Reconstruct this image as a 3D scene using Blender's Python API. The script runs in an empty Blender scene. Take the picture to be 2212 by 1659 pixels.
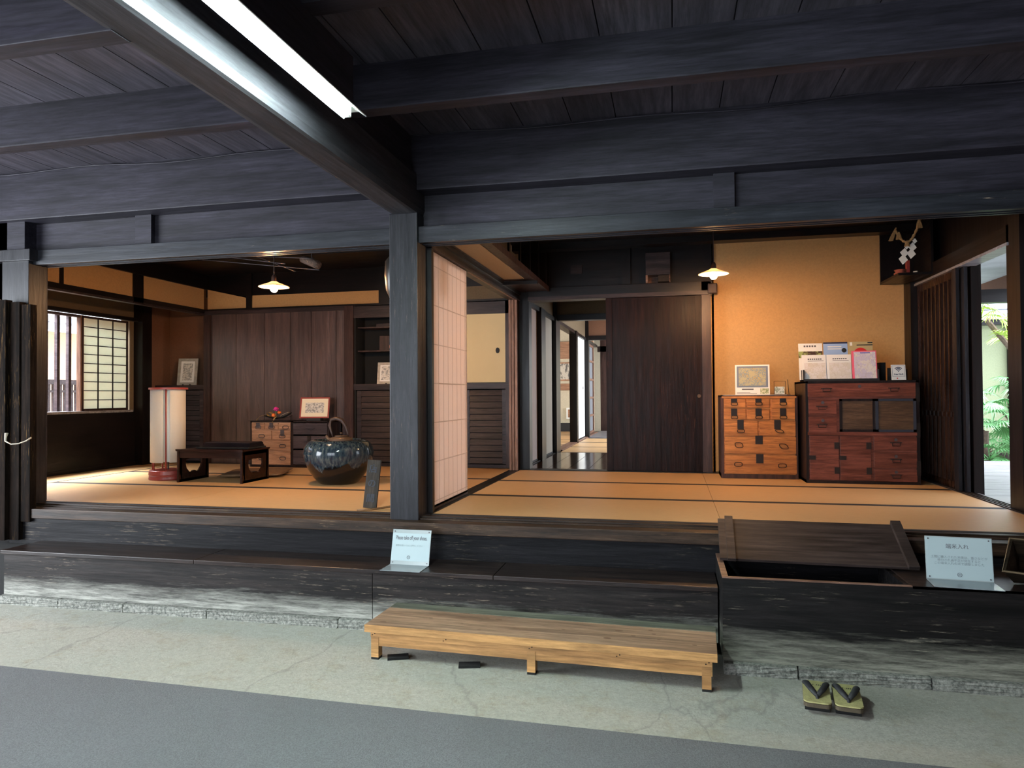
import bpy, bmesh, math, random
from mathutils import Vector, Matrix, Euler
random.seed(7)
PI = math.pi
C = bpy.context.scene.collection
scn = bpy.context.scene
def R(d): return math.radians(d)

# ------------------------------------------------------------------ camera
yaw, pitch, roll, F = R(12.798), R(.908), R(-.3718), 1520.0
fw = Vector((-math.sin(yaw)*math.cos(pitch), math.cos(yaw)*math.cos(pitch), math.sin(pitch)))
rt = Vector((math.cos(yaw), math.sin(yaw), 0)); up = rt.cross(fw)
r2 = rt*math.cos(roll)+up*math.sin(roll); u2 = up*math.cos(roll)-rt*math.sin(roll)
cam = bpy.data.objects.new('camera', bpy.data.cameras.new('camera')); C.objects.link(cam)
M = Matrix((r2, u2, -fw)).transposed().to_4x4(); M.translation = (0, 0, 1.38)
cam.matrix_world = M
cam.data.sensor_width = 36; cam.data.lens = F/2212*36; cam.data.clip_start = .05; cam.data.clip_end = 200
scn.camera = cam
# ------------------------------------------------------------------ world, lights, exposure
scn.view_settings.view_transform = 'Standard'; scn.view_settings.look = 'None'
scn.view_settings.gamma = 1; scn.view_settings.use_curve_mapping = False
scn.view_settings.exposure = 1.52
w = bpy.data.worlds.new('world'); scn.world = w; w.use_nodes = True
bg = w.node_tree.nodes['Background']; bg.inputs[0].default_value = (.80, .88, 1, 1); bg.inputs[1].default_value = 2.2
def area(name, loc, target, sx, sy, power, col):
    l = bpy.data.lights.new(name, 'AREA'); l.shape = 'RECTANGLE'; l.size = sx; l.size_y = sy; l.energy = power; l.color = col
    o = bpy.data.objects.new(name, l); C.objects.link(o); o.location = loc
    o.rotation_euler = (Vector(target)-Vector(loc)).to_track_quat('-Z', 'Y').to_euler(); return o
area('rear_fill', (-2.6, -2.75, 1.45), (-2.2, 3.5, .6), 3.4, 2.3, 30, (.84, .92, 1))  # weak fill added behind the camera; the entrance is on the left
area('entrance_daylight', (-6.85, 1.3, 1.35), (-2.0, 1.9, .2), 3.4, 2.2, 170, (.88, .94, 1))
area('street_daylight', (-7.4, 5.2, 4.6), (-6.4, 6.0, 1.4), 2.6, 1.2, 1150, (.88, .93, 1))
area('courtyard_daylight', (4.0, 10.6, 6.0), (3.4, 9.6, 1.0), 3.0, 3.0, 420, (.90, .96, 1))
area('rear_garden_daylight', (1.6, 11.2, 2.4), (-1.5, 12.4, .9), 1.8, 1.2, 38, (.90, .94, 1))
area('side_room_fill', (-4.45, 12.2, 1.8), (-2.0, 13.5, 1.2), 2.4, 1.4, 60, (1, .95, .88))  # added fill to brighten the side room; no window is built there
area('rear_room_daylight', (1.0, 14.2, 1.7), (-1.5, 14.6, 1.2), 1.6, 1.4, 50, (.95, .95, 1))
TUBE_E, BULB_E = 190, 700

# ------------------------------------------------------------------ materials
def newmat(name):
    m = bpy.data.materials.new(name); m.use_nodes = True
    return m, m.node_tree.nodes, m.node_tree.links, m.node_tree.nodes['Principled BSDF']
def rgba(c): return (c[0], c[1], c[2], 1)
def ramp(n, stops):
    r = n.new('ShaderNodeValToRGB'); e = r.color_ramp.elements
    while len(e) > 1: e.remove(e[-1])
    e[0].position = stops[0][0]; e[0].color = rgba(stops[0][1])
    for p, c in stops[1:]:
        k = e.new(p); k.color = rgba(c)
    return r
def coords(n, l, scale, kind='Object'):
    tc = n.new('ShaderNodeTexCoord'); mp = n.new('ShaderNodeMapping'); mp.inputs['Scale'].default_value = scale
    oi = n.new('ShaderNodeObjectInfo'); vm = n.new('ShaderNodeVectorMath'); vm.operation = 'ADD'
    mu = n.new('ShaderNodeMath'); mu.operation = 'MULTIPLY'; mu.inputs[1].default_value = 37.0
    l.new(oi.outputs['Random'], mu.inputs[0]); l.new(tc.outputs[kind], mp.inputs['Vector'])
    l.new(mp.outputs[0], vm.inputs[0]); l.new(mu.outputs[0], vm.inputs[1]); return vm.outputs[0], tc
def noise(n, l, vec, scale=1, detail=6, rough=.6, dist=0):
    t = n.new('ShaderNodeTexNoise'); t.inputs['Scale'].default_value = scale; t.inputs['Detail'].default_value = detail
    t.inputs['Roughness'].default_value = rough; t.inputs['Distortion'].default_value = dist
    l.new(vec, t.inputs['Vector']); return t.outputs['Fac']
def mixc(n, l, fac, a, b, mode='MIX'):
    m = n.new('ShaderNodeMix'); m.data_type = 'RGBA'; m.blend_type = mode
    for s, v in ((0, fac), (6, a), (7, b)):
        if hasattr(v, 'is_linked') or hasattr(v, 'links'): l.new(v, m.inputs[s])
        else: m.inputs[s].default_value = v if s == 0 else rgba(v)
    return m.outputs[2]
def math_(n, l, op, a, b=0.0, clamp=False):
    m = n.new('ShaderNodeMath'); m.operation = op; m.use_clamp = clamp
    for s, v in ((0, a), (1, b)):
        if hasattr(v, 'links'): l.new(v, m.inputs[s])
        else: m.inputs[s].default_value = v
    return m.outputs[0]
def bump(n, l, b, h, s=.2, d=.01):
    k = n.new('ShaderNodeBump'); k.inputs['Strength'].default_value = s; k.inputs['Distance'].default_value = d
    l.new(h, k.inputs['Height']); l.new(k.outputs[0], b.inputs['Normal'])
def flat(name, c, rough=.6, metal=0, bumpy=0, var=0, vs=20, alpha=1, trans=0):
    m, n, l, b = newmat(name)
    b.inputs['Base Color'].default_value = rgba(c); b.inputs['Roughness'].default_value = rough; b.inputs['Metallic'].default_value = metal
    if trans: b.inputs['Transmission Weight'].default_value = trans
    v, tc = coords(n, l, (1, 1, 1))
    if var:
        f = noise(n, l, v, vs); r = ramp(n, [(.3, [x*(1-var) for x in c]), (.7, [min(1, x*(1+var)) for x in c])])
        l.new(f, r.inputs[0]); l.new(r.outputs[0], b.inputs['Base Color'])
    if bumpy:
        bump(n, l, b, noise(n, l, v, vs*3), bumpy)
    return m
def emis(name, c, s):
    m, n, l, b = newmat(name); b.inputs['Base Color'].default_value = rgba(c)
    b.inputs['Emission Color'].default_value = rgba(c); b.inputs['Emission Strength'].default_value = s; return m
GA = {'X': (.12, 1.6, 1.6), 'Y': (1.6, .12, 1.6), 'Z': (1.6, 1.6, .12)}
def wood(name, c1, c2, rough=.5,  g='X', sc=14, wear=0, wc=(.35, .27, .2), bmp=.25, rv=.15, low=None, swirl=0, spec=.32):
    """c1 dark streaks, c2 body; wear = share of chipped paint; low = (z0, z1, colour) band of rotted pale wood along the foot"""
    m, n, l, b = newmat(name); b.inputs['Specular IOR Level'].default_value = spec
    v, tc = coords(n, l, GA[g])
    f = noise(n, l, v, sc, 8, .62, swirl)
    r = ramp(n, [(.34, c1), (.66, c2)]); l.new(f, r.inputs[0]); col = r.outputs[0]
    ff = noise(n, l, v, sc*4.5, 6, .75); fr_ = ramp(n, [(.36, (.45, .45, .45)), (.62, (1.15, 1.15, 1.15))]); l.new(ff, fr_.inputs[0]); col = mixc(n, l, 1.0, col, fr_.outputs[0], 'MULTIPLY')
    big, _ = coords(n, l, (1, 1, 1)); fb = noise(n, l, big, 2.2, 3)
    col = mixc(n, l, math_(n, l, 'MULTIPLY', fb, .55), col, [x*.55 for x in c1])
    if wear:
        v2, _ = coords(n, l, [.30 if s < 1 else 5.0 for s in GA[g]])
        fw_ = noise(n, l, v2, 24, 7, .7)
        mk = ramp(n, [(.655-.17*wear, (0, 0, 0)), (.70-.17*wear, (.85, .85, .85))]); l.new(fw_, mk.inputs[0])
        fm = noise(n, l, big, 1.7, 2); mk2 = ramp(n, [(.47, (0, 0, 0)), (.66, (1, 1, 1))]); l.new(fm, mk2.inputs[0])
        col = mixc(n, l, math_(n, l, 'MULTIPLY', mk.outputs[0], mk2.outputs[0]), col, wc)
    if low:
        sx = n.new('ShaderNodeSeparateXYZ'); l.new(tc.outputs['Object'], sx.inputs[0])
        v3, _ = coords(n, l, (1.1, 1, 12)); fz = noise(n, l, v3, 2.2, 9, .75)
        h = math_(n, l, 'ADD', sx.outputs[2], math_(n, l, 'MULTIPLY', math_(n, l, 'SUBTRACT', fz, .5), low[3]))
        mr = n.new('ShaderNodeMapRange'); mr.inputs[1].default_value = low[1]; mr.inputs[2].default_value = low[0]
        mr.inputs[3].default_value = 0; mr.inputs[4].default_value = 1; l.new(h, mr.inputs[0])
        v5, _ = coords(n, l, [.22 if s < 1 else 2.6 for s in GA[g]]); fine = noise(n, l, v5, sc*1.6, 9, .8); fr = ramp(n, [(.38, [x*.25 for x in low[2]]), (.6, low[2])]); l.new(fine, fr.inputs[0])
        col = mixc(n, l, mr.outputs[0], col, fr.outputs[0])
    l.new(col, b.inputs['Base Color'])
    mr = n.new('ShaderNodeMapRange'); mr.inputs[3].default_value = rough-rv; mr.inputs[4].default_value = rough+rv
    l.new(noise(n, l, v, sc*1.6, 6), mr.inputs[0]); l.new(mr.outputs[0], b.inputs['Roughness'])
    bump(n, l, b, noise(n, l, v, sc*1.3, 8), bmp, .006)
    return m
def patt(name, base, cols, sc=30, rough=.6, stretch=(1, 1, 1), lines=None):
    """printed paper: blotches of colour and fine map lines, in generated coordinates"""
    m, n, l, b = newmat(name); v, tc = coords(n, l, stretch, 'Object')
    f = noise(n, l, v, sc, 8, .75)
    st = [(.0, base), (.46, base)]+[(.5+.35*i/len(cols), c) for i, c in enumerate(cols)]
    r = ramp(n, st); r.color_ramp.interpolation = 'CONSTANT'; l.new(f, r.inputs[0]); col = r.outputs[0]
    if lines:
        vo = n.new('ShaderNodeTexVoronoi'); vo.feature = 'DISTANCE_TO_EDGE'; vo.inputs['Scale'].default_value = lines[0]; l.new(v, vo.inputs['Vector'])
        lr = ramp(n, [(.0, (.8, .8, .8)), (.022, (0, 0, 0))]); l.new(vo.outputs[0], lr.inputs[0]); col = mixc(n, l, lr.outputs[0], col, lines[1])
    l.new(col, b.inputs['Base Color']); b.inputs['Roughness'].default_value = rough; return m

DK = ((.004, .0035, .0045), (.020, .015, .017))            # lacquered near-black timber
m_beamX = wood('timber_dark_x', (.013, .012, .018), (.045, .041, .060), .55, 'X', 10)
m_beamY = wood('timber_dark_y', (.013, .012, .018), (.045, .041, .060), .55, 'Y', 10)
m_girder = wood('girder_timber', (.022, .022, .027), (.056, .054, .064), .6, 'Y', 7, bmp=.4)
m_ceil = wood('ceiling_timber', (.046, .042, .056), (.100, .090, .118), .62, 'Y', 6)
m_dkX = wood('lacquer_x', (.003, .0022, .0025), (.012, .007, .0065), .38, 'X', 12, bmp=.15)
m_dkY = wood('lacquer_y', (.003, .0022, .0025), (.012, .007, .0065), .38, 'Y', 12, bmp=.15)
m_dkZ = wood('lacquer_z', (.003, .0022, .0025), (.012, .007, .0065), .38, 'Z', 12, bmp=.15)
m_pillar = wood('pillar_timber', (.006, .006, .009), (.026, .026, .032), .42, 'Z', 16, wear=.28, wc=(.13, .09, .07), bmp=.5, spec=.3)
m_header = wood('header_timber', (.009, .010, .014), (.034, .037, .047), .45, 'X', 9, wear=.1, bmp=.3)
m_sill = wood('sill_timber', (.015, .009, .006), (.070, .040, .024), .45, 'X', 16, wear=.3, wc=(.20, .13, .07), spec=.2)
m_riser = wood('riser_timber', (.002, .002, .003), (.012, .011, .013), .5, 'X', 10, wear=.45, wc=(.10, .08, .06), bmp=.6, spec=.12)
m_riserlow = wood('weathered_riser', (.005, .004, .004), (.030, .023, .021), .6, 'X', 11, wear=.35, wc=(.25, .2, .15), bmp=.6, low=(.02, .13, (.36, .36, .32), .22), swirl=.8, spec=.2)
m_boxfront = wood('rice_chest_front', (.003, .003, .003), (.016, .013, .013), .55, 'X', 11, wear=.3, wc=(.24, .21, .16), bmp=.6, low=(.02, .17, (.27, .27, .22), .28), swirl=.8, spec=.2)
m_tread = wood('tread_timber', (.010, .007, .007), (.040, .026, .022), .33, 'X', 13, wear=.22, wc=(.2, .14, .1))
m_boxedge = wood('worn_rim', (.12, .06, .04), (.36, .20, .14), .5, 'X', 16)
m_lid = wood('lid_timber', (.016, .011, .010), (.080, .055, .050), .55, 'X', 7, swirl=1.6, bmp=.3)
m_board = wood('back_boards', (.036, .018, .016), (.135, .074, .064), .33, 'Z', 11, wear=.3, wc=(.13, .085, .075), bmp=.7, rv=.15, spec=.85)
m_board.node_tree.nodes['Principled BSDF'].inputs['Coat Weight'].default_value = .5; m_board.node_tree.nodes['Principled BSDF'].inputs['Coat Roughness'].default_value = .42
m_bdoor = wood('board_door', (.005, .0015, .001), (.024, .0075, .005), .40, 'Z', 12, wear=.35, wc=(.08, .03, .018), bmp=.5, spec=.12)
m_cupX = wood('cupboard_timber', (.014, .009, .010), (.062, .040, .040), .45, 'X', 14)
m_cupZ = wood('cupboard_timber_z', (.022, .010, .009), (.085, .042, .034), .42, 'Z', 14)
m_louver = wood('louvre_timber', (.018, .013, .017), (.075, .055, .062), .5, 'X', 16)
m_lat = wood('lattice_timber', (.014, .006, .004), (.07, .030, .018), .28, 'Z', 14, bmp=.1)
m_doorpale = wood('sliding_door_edge', (.18, .09, .06), (.34, .19, .13), .5, 'Z', 14)
m_shutter = wood('old_shutter', (.003, .002, .0015), (.018, .011, .008), .8, 'Z', 14, wear=.45, wc=(.09, .05, .02), bmp=.6, spec=.05, rv=.1)
m_kiri = wood('paulownia_orange', (.42, .14, .035), (.70, .27, .07), .42, 'X', 9, bmp=.1, rv=.05)
m_kiriF = wood('chest_case_brown', (.035, .014, .010), (.11, .045, .03), .45, 'Z', 12)
m_red = wood('red_brown_drawer', (.115, .032, .020), (.30, .090, .062), .33, 'X', 10, bmp=.12, rv=.06)
m_blackcase = wood('black_case', (.006, .004, .005), (.030, .016, .015), .35, 'Z', 12)
m_pale = wood('pale_drawer', (.36, .18, .10), (.58, .33, .20), .5, 'X', 9, bmp=.1)
m_grey = wood('grey_drawer', (.040, .030, .036), (.10, .074, .080), .5, 'X', 12, bmp=.12)
m_desk = wood('desk_wood', (.010, .004, .003), (.055, .018, .012), .35, 'X', 14)
m_bench = wood('bench_top_wood', (.19, .115, .075), (.47, .32, .21), .6, 'X', 7, bmp=.2, swirl=1.0)
m_benchF = wood('bench_frame_wood', (.40, .20, .07), (.64, .35, .13), .5, 'X', 5, bmp=.1, swirl=1.0)
m_signwood = wood('signboard_wood', (.024, .018, .013), (.062, .046, .035), .6, 'Z', 10, spec=.15)
m_bamb = wood('bamboo', (.12, .05, .015), (.26, .12, .04), .4, 'X', 20)
m_engawa = wood('pale_boards', (.20, .19, .20), (.36, .34, .36), .4, 'X', 9, bmp=.1)
m_polish = wood('polished_floor', (.02, .010, .006), (.07, .035, .022), .14, 'Y', 9, bmp=.05, rv=.05)
m_iron = flat('black_iron', (.030, .022, .020), .42, .6, .1)
m_ironlt = flat('worn_iron', (.10, .09, .10), .45, .7, .1)
m_gap = flat('dark_gap', (.003, .003, .003), .9)
m_paper = flat('fusuma_paper', (.80, .72, .62), .8, var=.03, vs=3)
m_paperY = flat('yellow_paper', (.66, .52, .28), .8, var=.04, vs=3)
m_paperW = flat('white_paper', (.82, .84, .80), .8)
m_card = flat('white_card', (.72, .72, .70), .6)
m_black = flat('black_ink', (.01, .01, .012), .7)
m_inkg = flat('grey_ink', (.10, .10, .11), .7)
m_navy = flat('navy_ink', (.01, .015, .06), .7)
m_red2 = flat('red_ink', (.55, .02, .02), .6)
m_pink = flat('pink_card', (.75, .12, .20), .6)

def shoji_mat(name, c, tl=.45):
    m, n, l, b = newmat(name); b.inputs['Base Color'].default_value = rgba(c); b.inputs['Roughness'].default_value = .9
    tr = n.new('ShaderNodeBsdfTranslucent'); tr.inputs[0].default_value = rgba(c)
    mx = n.new('ShaderNodeMixShader'); mx.inputs[0].default_value = tl
    out = n['Material Output']; l.new(b.outputs[0], mx.inputs[1]); l.new(tr.outputs[0], mx.inputs[2]); l.new(mx.outputs[0], out.inputs[0])
    v, _ = coords(n, l, (1, 1, 1)); f = noise(n, l, v, 60); r = ramp(n, [(.3, [x*.95 for x in c]), (.7, c)]); l.new(f, r.inputs[0]); l.new(r.outputs[0], b.inputs['Base Color'])
    return m
m_shoji = shoji_mat('shoji_paper', (.86, .76, .70)); m_shojiW = shoji_mat('window_paper', (.86, .90, .80), .16); m_washi = shoji_mat('lantern_paper', (.88, .84, .76)); m_milk = shoji_mat('milk_glass_shade', (.92, .80, .62))

def plaster(name, c, sc=55):
    m, n, l, b = newmat(name); v, tc = coords(n, l, (1, 1, 1))
    f = noise(n, l, v, sc, 6, .8); g = noise(n, l, v, 2.5, 4)
    r = ramp(n, [(.3, [x*.78 for x in c]), (.6, c)]); l.new(f, r.inputs[0])
    col = mixc(n, l, math_(n, l, 'MULTIPLY', g, .35), r.outputs[0], [x*.8 for x in c]); l.new(col, b.inputs['Base Color'])
    b.inputs['Roughness'].default_value = .92; bump(n, l, b, f, .35, .004); return m
m_plas = plaster('ochre_plaster', (.54, .31, .125)); m_plasB = plaster('brown_plaster', (.19, .085, .045)); m_plasG = plaster('green_grey_plaster', (.30, .33, .20))
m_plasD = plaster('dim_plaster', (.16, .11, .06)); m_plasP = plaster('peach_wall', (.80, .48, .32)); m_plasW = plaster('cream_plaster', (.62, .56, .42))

def concrete():
    m, n, l, b = newmat('concrete_floor'); v, tc = coords(n, l, (1, 1, 1))
    f = noise(n, l, v, 90, 8, .8); g = noise(n, l, v, 1.6, 6, .65); h = noise(n, l, v, 9, 7, .7)
    r = ramp(n, [(.3, (.29, .285, .25)), (.6, (.46, .45, .39))]); l.new(f, r.inputs[0])
    gr = ramp(n, [(.4, (0, 0, 0)), (.6, (1, 1, 1))]); l.new(g, gr.inputs[0])
    col = mixc(n, l, math_(n, l, 'MULTIPLY', gr.outputs[0], .5), r.outputs[0], (.37, .385, .33))
    hr = ramp(n, [(.52, (0, 0, 0)), (.66, (1, 1, 1))]); l.new(h, hr.inputs[0])
    col = mixc(n, l, math_(n, l, 'MULTIPLY', hr.outputs[0], .45), col, (.30, .265, .18))
    lo = noise(n, l, v, 28, 9, .8); lr_ = ramp(n, [(.34, (.80, .80, .79)), (.6, (1.04, 1.04, 1.03))]); l.new(lo, lr_.inputs[0]); col = mixc(n, l, 1.0, col, lr_.outputs[0], 'MULTIPLY')
    v2, _ = coords(n, l, (1, .45, 1)); d = n.new('ShaderNodeVectorMath'); d.operation = 'ADD'
    nz = n.new('ShaderNodeTexNoise'); nz.inputs['Scale'].default_value = 6; nz.inputs['Detail'].default_value = 8; l.new(v2, nz.inputs['Vector'])
    sc = n.new('ShaderNodeVectorMath'); sc.operation = 'SCALE'; sc.inputs[3].default_value = .22; l.new(nz.outputs['Color'], sc.inputs[0])
    l.new(v2, d.inputs[0]); l.new(sc.outputs[0], d.inputs[1])
    vo = n.new('ShaderNodeTexVoronoi'); vo.feature = 'DISTANCE_TO_EDGE'; vo.inputs['Scale'].default_value = .8; l.new(d.outputs[0], vo.inputs['Vector'])
    cr = ramp(n, [(0, (1, 1, 1)), (.006, (0, 0, 0))]); l.new(vo.outputs[0], cr.inputs[0])
    col = mixc(n, l, math_(n, l, 'MULTIPLY', cr.outputs[0], .38), col, (.13, .13, .11))
    l.new(col, b.inputs['Base Color']); b.inputs['Roughness'].default_value = .85; bump(n, l, b, noise(n, l, v, 45, 9, .8), .8, .010); return m
m_conc = concrete()
def speck(name, a, c, sc=260, bmp=.6, rough=.9):
    m, n, l, b = newmat(name); v, _ = coords(n, l, (1, 1, 1)); f = noise(n, l, v, sc, 4, .7)
    r = ramp(n, [(.35, a), (.65, c)]); l.new(f, r.inputs[0])
    g = noise(n, l, v, 1.3, 4); col = mixc(n, l, math_(n, l, 'MULTIPLY', g, .4), r.outputs[0], [x*.75 for x in a])
    l.new(col, b.inputs['Base Color']); b.inputs['Roughness'].default_value = rough; bump(n, l, b, f, bmp, .004); return m
m_carpet = speck('grey_carpet', (.085, .09, .095), (.165, .172, .18), 170, .8)
m_stone = speck('rough_stone', (.08, .085, .075), (.36, .36, .32), 60, 1.0)
def tatami():
    m, n, l, b = newmat('tatami_rush'); v, _ = coords(n, l, (.4, 14, 1)); f = noise(n, l, v, 40, 4, .7)
    r = ramp(n, [(.3, (.52, .30, .125)), (.65, (.76, .46, .22))]); l.new(f, r.inputs[0])
    v2, _ = coords(n, l, (1, 1, 1)); g = noise(n, l, v2, 1.5, 4)
    col = mixc(n, l, math_(n, l, 'MULTIPLY', g, .4), r.outputs[0], (.46, .30, .14)); l.new(col, b.inputs['Base Color'])
    b.inputs['Roughness'].default_value = .42; bump(n, l, b, f, .2, .003); return m
m_tat = tatami(); m_tatb = flat('tatami_border_cloth', (.012, .010, .012), .7)
def glaze():
    m, n, l, b = newmat('jar_glaze'); v, tc = coords(n, l, (9, 9, .9)); sx = n.new('ShaderNodeSeparateXYZ'); l.new(tc.outputs['Object'], sx.inputs[0])
    f = noise(n, l, v, 6, 6, .7); st = ramp(n, [(.38, (.006, .010, .020)), (.52, (.020, .034, .045)), (.64, (.06, .075, .07)), (.72, (.22, .23, .18))]); l.new(f, st.inputs[0])
    v2, _ = coords(n, l, (1, 1, .25)); e = noise(n, l, v2, 5, 4)
    h = math_(n, l, 'ADD', sx.outputs[2], math_(n, l, 'MULTIPLY', math_(n, l, 'SUBTRACT', e, .5), .32))
    k = ramp(n, [(.165, (0, 0, 0)), (.18, (1, 1, 1))]); l.new(h, k.inputs[0])
    l.new(mixc(n, l, k.outputs[0], (.006, .005, .005), st.outputs[0]), b.inputs['Base Color'])
    b.inputs['Roughness'].default_value = .12; b.inputs['Specular IOR Level'].default_value = .38; return m
m_glaze = glaze()
m_redlac = flat('red_lacquer', (.28, .045, .035), .38, bumpy=.05); m_glass = flat('clear_acrylic', (.85, .9, .9), .05, trans=.9)
m_white = flat('white_enamel', (.85, .9, .88), .35)
m_tube = emis('fluorescent_tube', (.80, 1.0, .95), TUBE_E); m_bulb = emis('warm_bulb', (1.0, .54, .25), BULB_E)
m_straw = flat('straw_rope', (.45, .28, .12), .8, bumpy=.6, var=.25, vs=60); m_cloth = flat('zabuton_cloth', (.16, .085, .04), .85, bumpy=.2, var=.2)
m_tie = flat('old_white_tie', (.55, .48, .38), .85, var=.15)
m_leaf = flat('palm_leaf', (.13, .34, .12), .45, var=.35, vs=4); m_leafy = flat('yellow_green_leaf', (.38, .52, .08), .45, var=.25, vs=4)
m_trunk = flat('palm_trunk_fibre', (.12, .08, .06), .9, bumpy=.8, var=.4, vs=30)
m_orange = flat('orange_fruit', (.75, .16, .03), .35, var=.1); m_magenta = flat('magenta_petal', (.85, .04, .35), .6); m_dry = flat('dry_leaf', (.42, .27, .10), .7, var=.3)
m_amber = flat('amber_vase', (.55, .15, .04), .3); m_rust = flat('rust_kettle', (.085, .050, .030), .6, .3, .2, .2, 30)
m_rustD = flat('kettle_handle', (.03, .014, .010), .5, .2)

# ------------------------------------------------------------------ geometry helpers
def bm_(): return bmesh.new()
def box(bm, x0, x1, y0, y1, z0, z1, bev=0):
    vs = [bm.verts.new((x, y, z)) for x in (x0, x1) for y in (y0, y1) for z in (z0, z1)]
    fs = [bm.faces.new([vs[i] for i in q]) for q in ((0, 1, 3, 2), (4, 6, 7, 5), (0, 4, 5, 1), (2, 3, 7, 6), (0, 2, 6, 4), (1, 5, 7, 3))]
    if bev:
        es = {e for f in fs for e in f.edges}
        bmesh.ops.bevel(bm, geom=list(es), offset=bev, segments=2, profile=.6, affect='EDGES')
    return bm
def bx(x0, x1, y0, y1, z0, z1, bev=0): return box(bm_(), x0, x1, y0, y1, z0, z1, bev)
def tube(bm, pts, r, seg=8, closed=False, flatk=1.0):
    pts = [Vector(p) for p in pts]; n = len(pts); rings = []
    rr = r if isinstance(r, (list, tuple)) else [r]*n
    upv = Vector((0, 0, 1))
    for i, p in enumerate(pts):
        a = pts[(i-1) % n] if (closed or i > 0) else p; b = pts[(i+1) % n] if (closed or i < n-1) else p
        t = (b-a).normalized() if (b-a).length > 1e-9 else Vector((0, 0, 1))
        s = t.cross(upv)
        if s.length < .05: s = t.cross(Vector((0, 1, 0)))
        s.normalize(); q = s.cross(t)
        rings.append([bm.verts.new(p+s*math.cos(k*2*PI/seg)*rr[i]+q*math.sin(k*2*PI/seg)*rr[i]*flatk) for k in range(seg)])
    for i in range(n if closed else n-1):
        A, B = rings[i], rings[(i+1) % n]
        for k in range(seg): bm.faces.new((A[k], A[(k+1) % seg], B[(k+1) % seg], B[k]))
    if not closed: bm.faces.new(rings[0][::-1]); bm.faces.new(rings[-1])
    return bm
def lathe(bm, prof, seg=40, c=(0, 0), sx=1, sy=1):
    rings = []
    for r, z in prof:
        rings.append([bm.verts.new((c[0]+r*sx*math.cos(k*2*PI/seg), c[1]+r*sy*math.sin(k*2*PI/seg), z)) for k in range(seg)] if r > 1e-6 else [bm.verts.new((c[0], c[1], z))])
    for A, B in zip(rings, rings[1:]):
        for k in range(seg):
            j = (k+1) % seg
            if len(A) == 1 and len(B) == 1: continue
            if len(A) == 1: bm.faces.new((A[0], B[j], B[k]))
            elif len(B) == 1: bm.faces.new((A[k], A[j], B[0]))
            else: bm.faces.new((A[k], A[j], B[j], B[k]))
    return bm
def prism(bm, poly, t0, t1, axis='Y'):
    def P(a, b, t): return {'Y': (a, t, b), 'X': (t, a, b), 'Z': (a, b, t)}[axis]
    A = [bm.verts.new(P(a, b, t0)) for a, b in poly]; B = [bm.verts.new(P(a, b, t1)) for a, b in poly]; n = len(poly)
    bm.faces.new(A); bm.faces.new(B[::-1])
    for i in range(n): bm.faces.new((A[i], A[(i+1) % n], B[(i+1) % n], B[i]))
    return bm
def sphere(bm, c, r, sz=1, seg=20):
    lathe(bm, [(0, c[2]-r*sz)]+[(r*math.sin(PI*i/10), c[2]-r*sz*math.cos(PI*i/10)) for i in range(1, 10)]+[(0, c[2]+r*sz)], seg, c[:2]); return bm
def obj(name, bm, mat, parent=None, smooth=False, loc=None, rot=None, recenter=True):
    bmesh.ops.recalc_face_normals(bm, faces=bm.faces)
    off = Vector((0, 0, 0))
    if recenter and len(bm.verts):
        xs = [v.co for v in bm.verts]
        off = Vector(((min(v.x for v in xs)+max(v.x for v in xs))/2, (min(v.y for v in xs)+max(v.y for v in xs))/2, min(v.z for v in xs)))
        for v in bm.verts: v.co -= off
    me = bpy.data.meshes.new(name); bm.to_mesh(me); bm.free()
    if smooth:
        for p in me.polygons: p.use_smooth = True
    me.materials.append(mat)
    o = bpy.data.objects.new(name, me); C.objects.link(o)
    o.location = off if loc is None else Vector(loc)+off
    if rot: o.rotation_euler = rot
    o.parent = parent; return o
def thing(name, label, cat, loc=(0, 0, 0), rotz=0, group=None, rot=None):
    o = bpy.data.objects.new(name, None); C.objects.link(o); o.empty_display_size = .05
    o.location = loc; o.rotation_euler = rot if rot else (0, 0, rotz); return tag(o, label, cat, group)
def tag(o, label, cat, group=None):
    o['label'] = label; o['category'] = cat
    if group: o['group'] = group
    return o
def struct(name, bm, m, **k):
    o = obj(name, bm, m, **k)
    if o.parent is None: o['kind'] = 'structure'
    return o
def dup(root, loc, rotz=None, label=None):
    r = root.copy(); C.objects.link(r); r.location = loc
    if rotz is not None: r.rotation_euler = (0, 0, rotz)
    if label: r['label'] = label
    for ch in list(root.children):
        c = ch.copy(); C.objects.link(c); c.parent = r
        for g in ch.children:
            d = g.copy(); C.objects.link(d); d.parent = c
    return r
def text(s, size, mat, parent, loc, rot=(PI/2, 0, 0), name='lettering', sx=1, align='CENTER', bold=0, ext=.0004):
    cu = bpy.data.curves.new(name, 'FONT'); cu.body = s; cu.size = size; cu.align_x = align; cu.align_y = 'CENTER'; cu.extrude = ext; cu.offset = bold; cu.space_line = 1.05
    t = bpy.data.objects.new(name, cu); C.objects.link(t); bpy.context.view_layer.update()
    me = bpy.data.meshes.new_from_object(t.evaluated_get(bpy.context.evaluated_depsgraph_get()))
    bpy.data.objects.remove(t); bpy.data.curves.remove(cu)
    me.materials.clear(); me.materials.append(mat)
    o = bpy.data.objects.new(name, me); C.objects.link(o); o.location = loc; o.rotation_euler = rot; o.scale = (sx, 1, 1); o.parent = parent; return o
TZ = .60
NT = [0]
def trim(bm, m, **k):
    NT[0] += 1; return struct('trim_%d' % NT[0], bm, m, **k)

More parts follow.
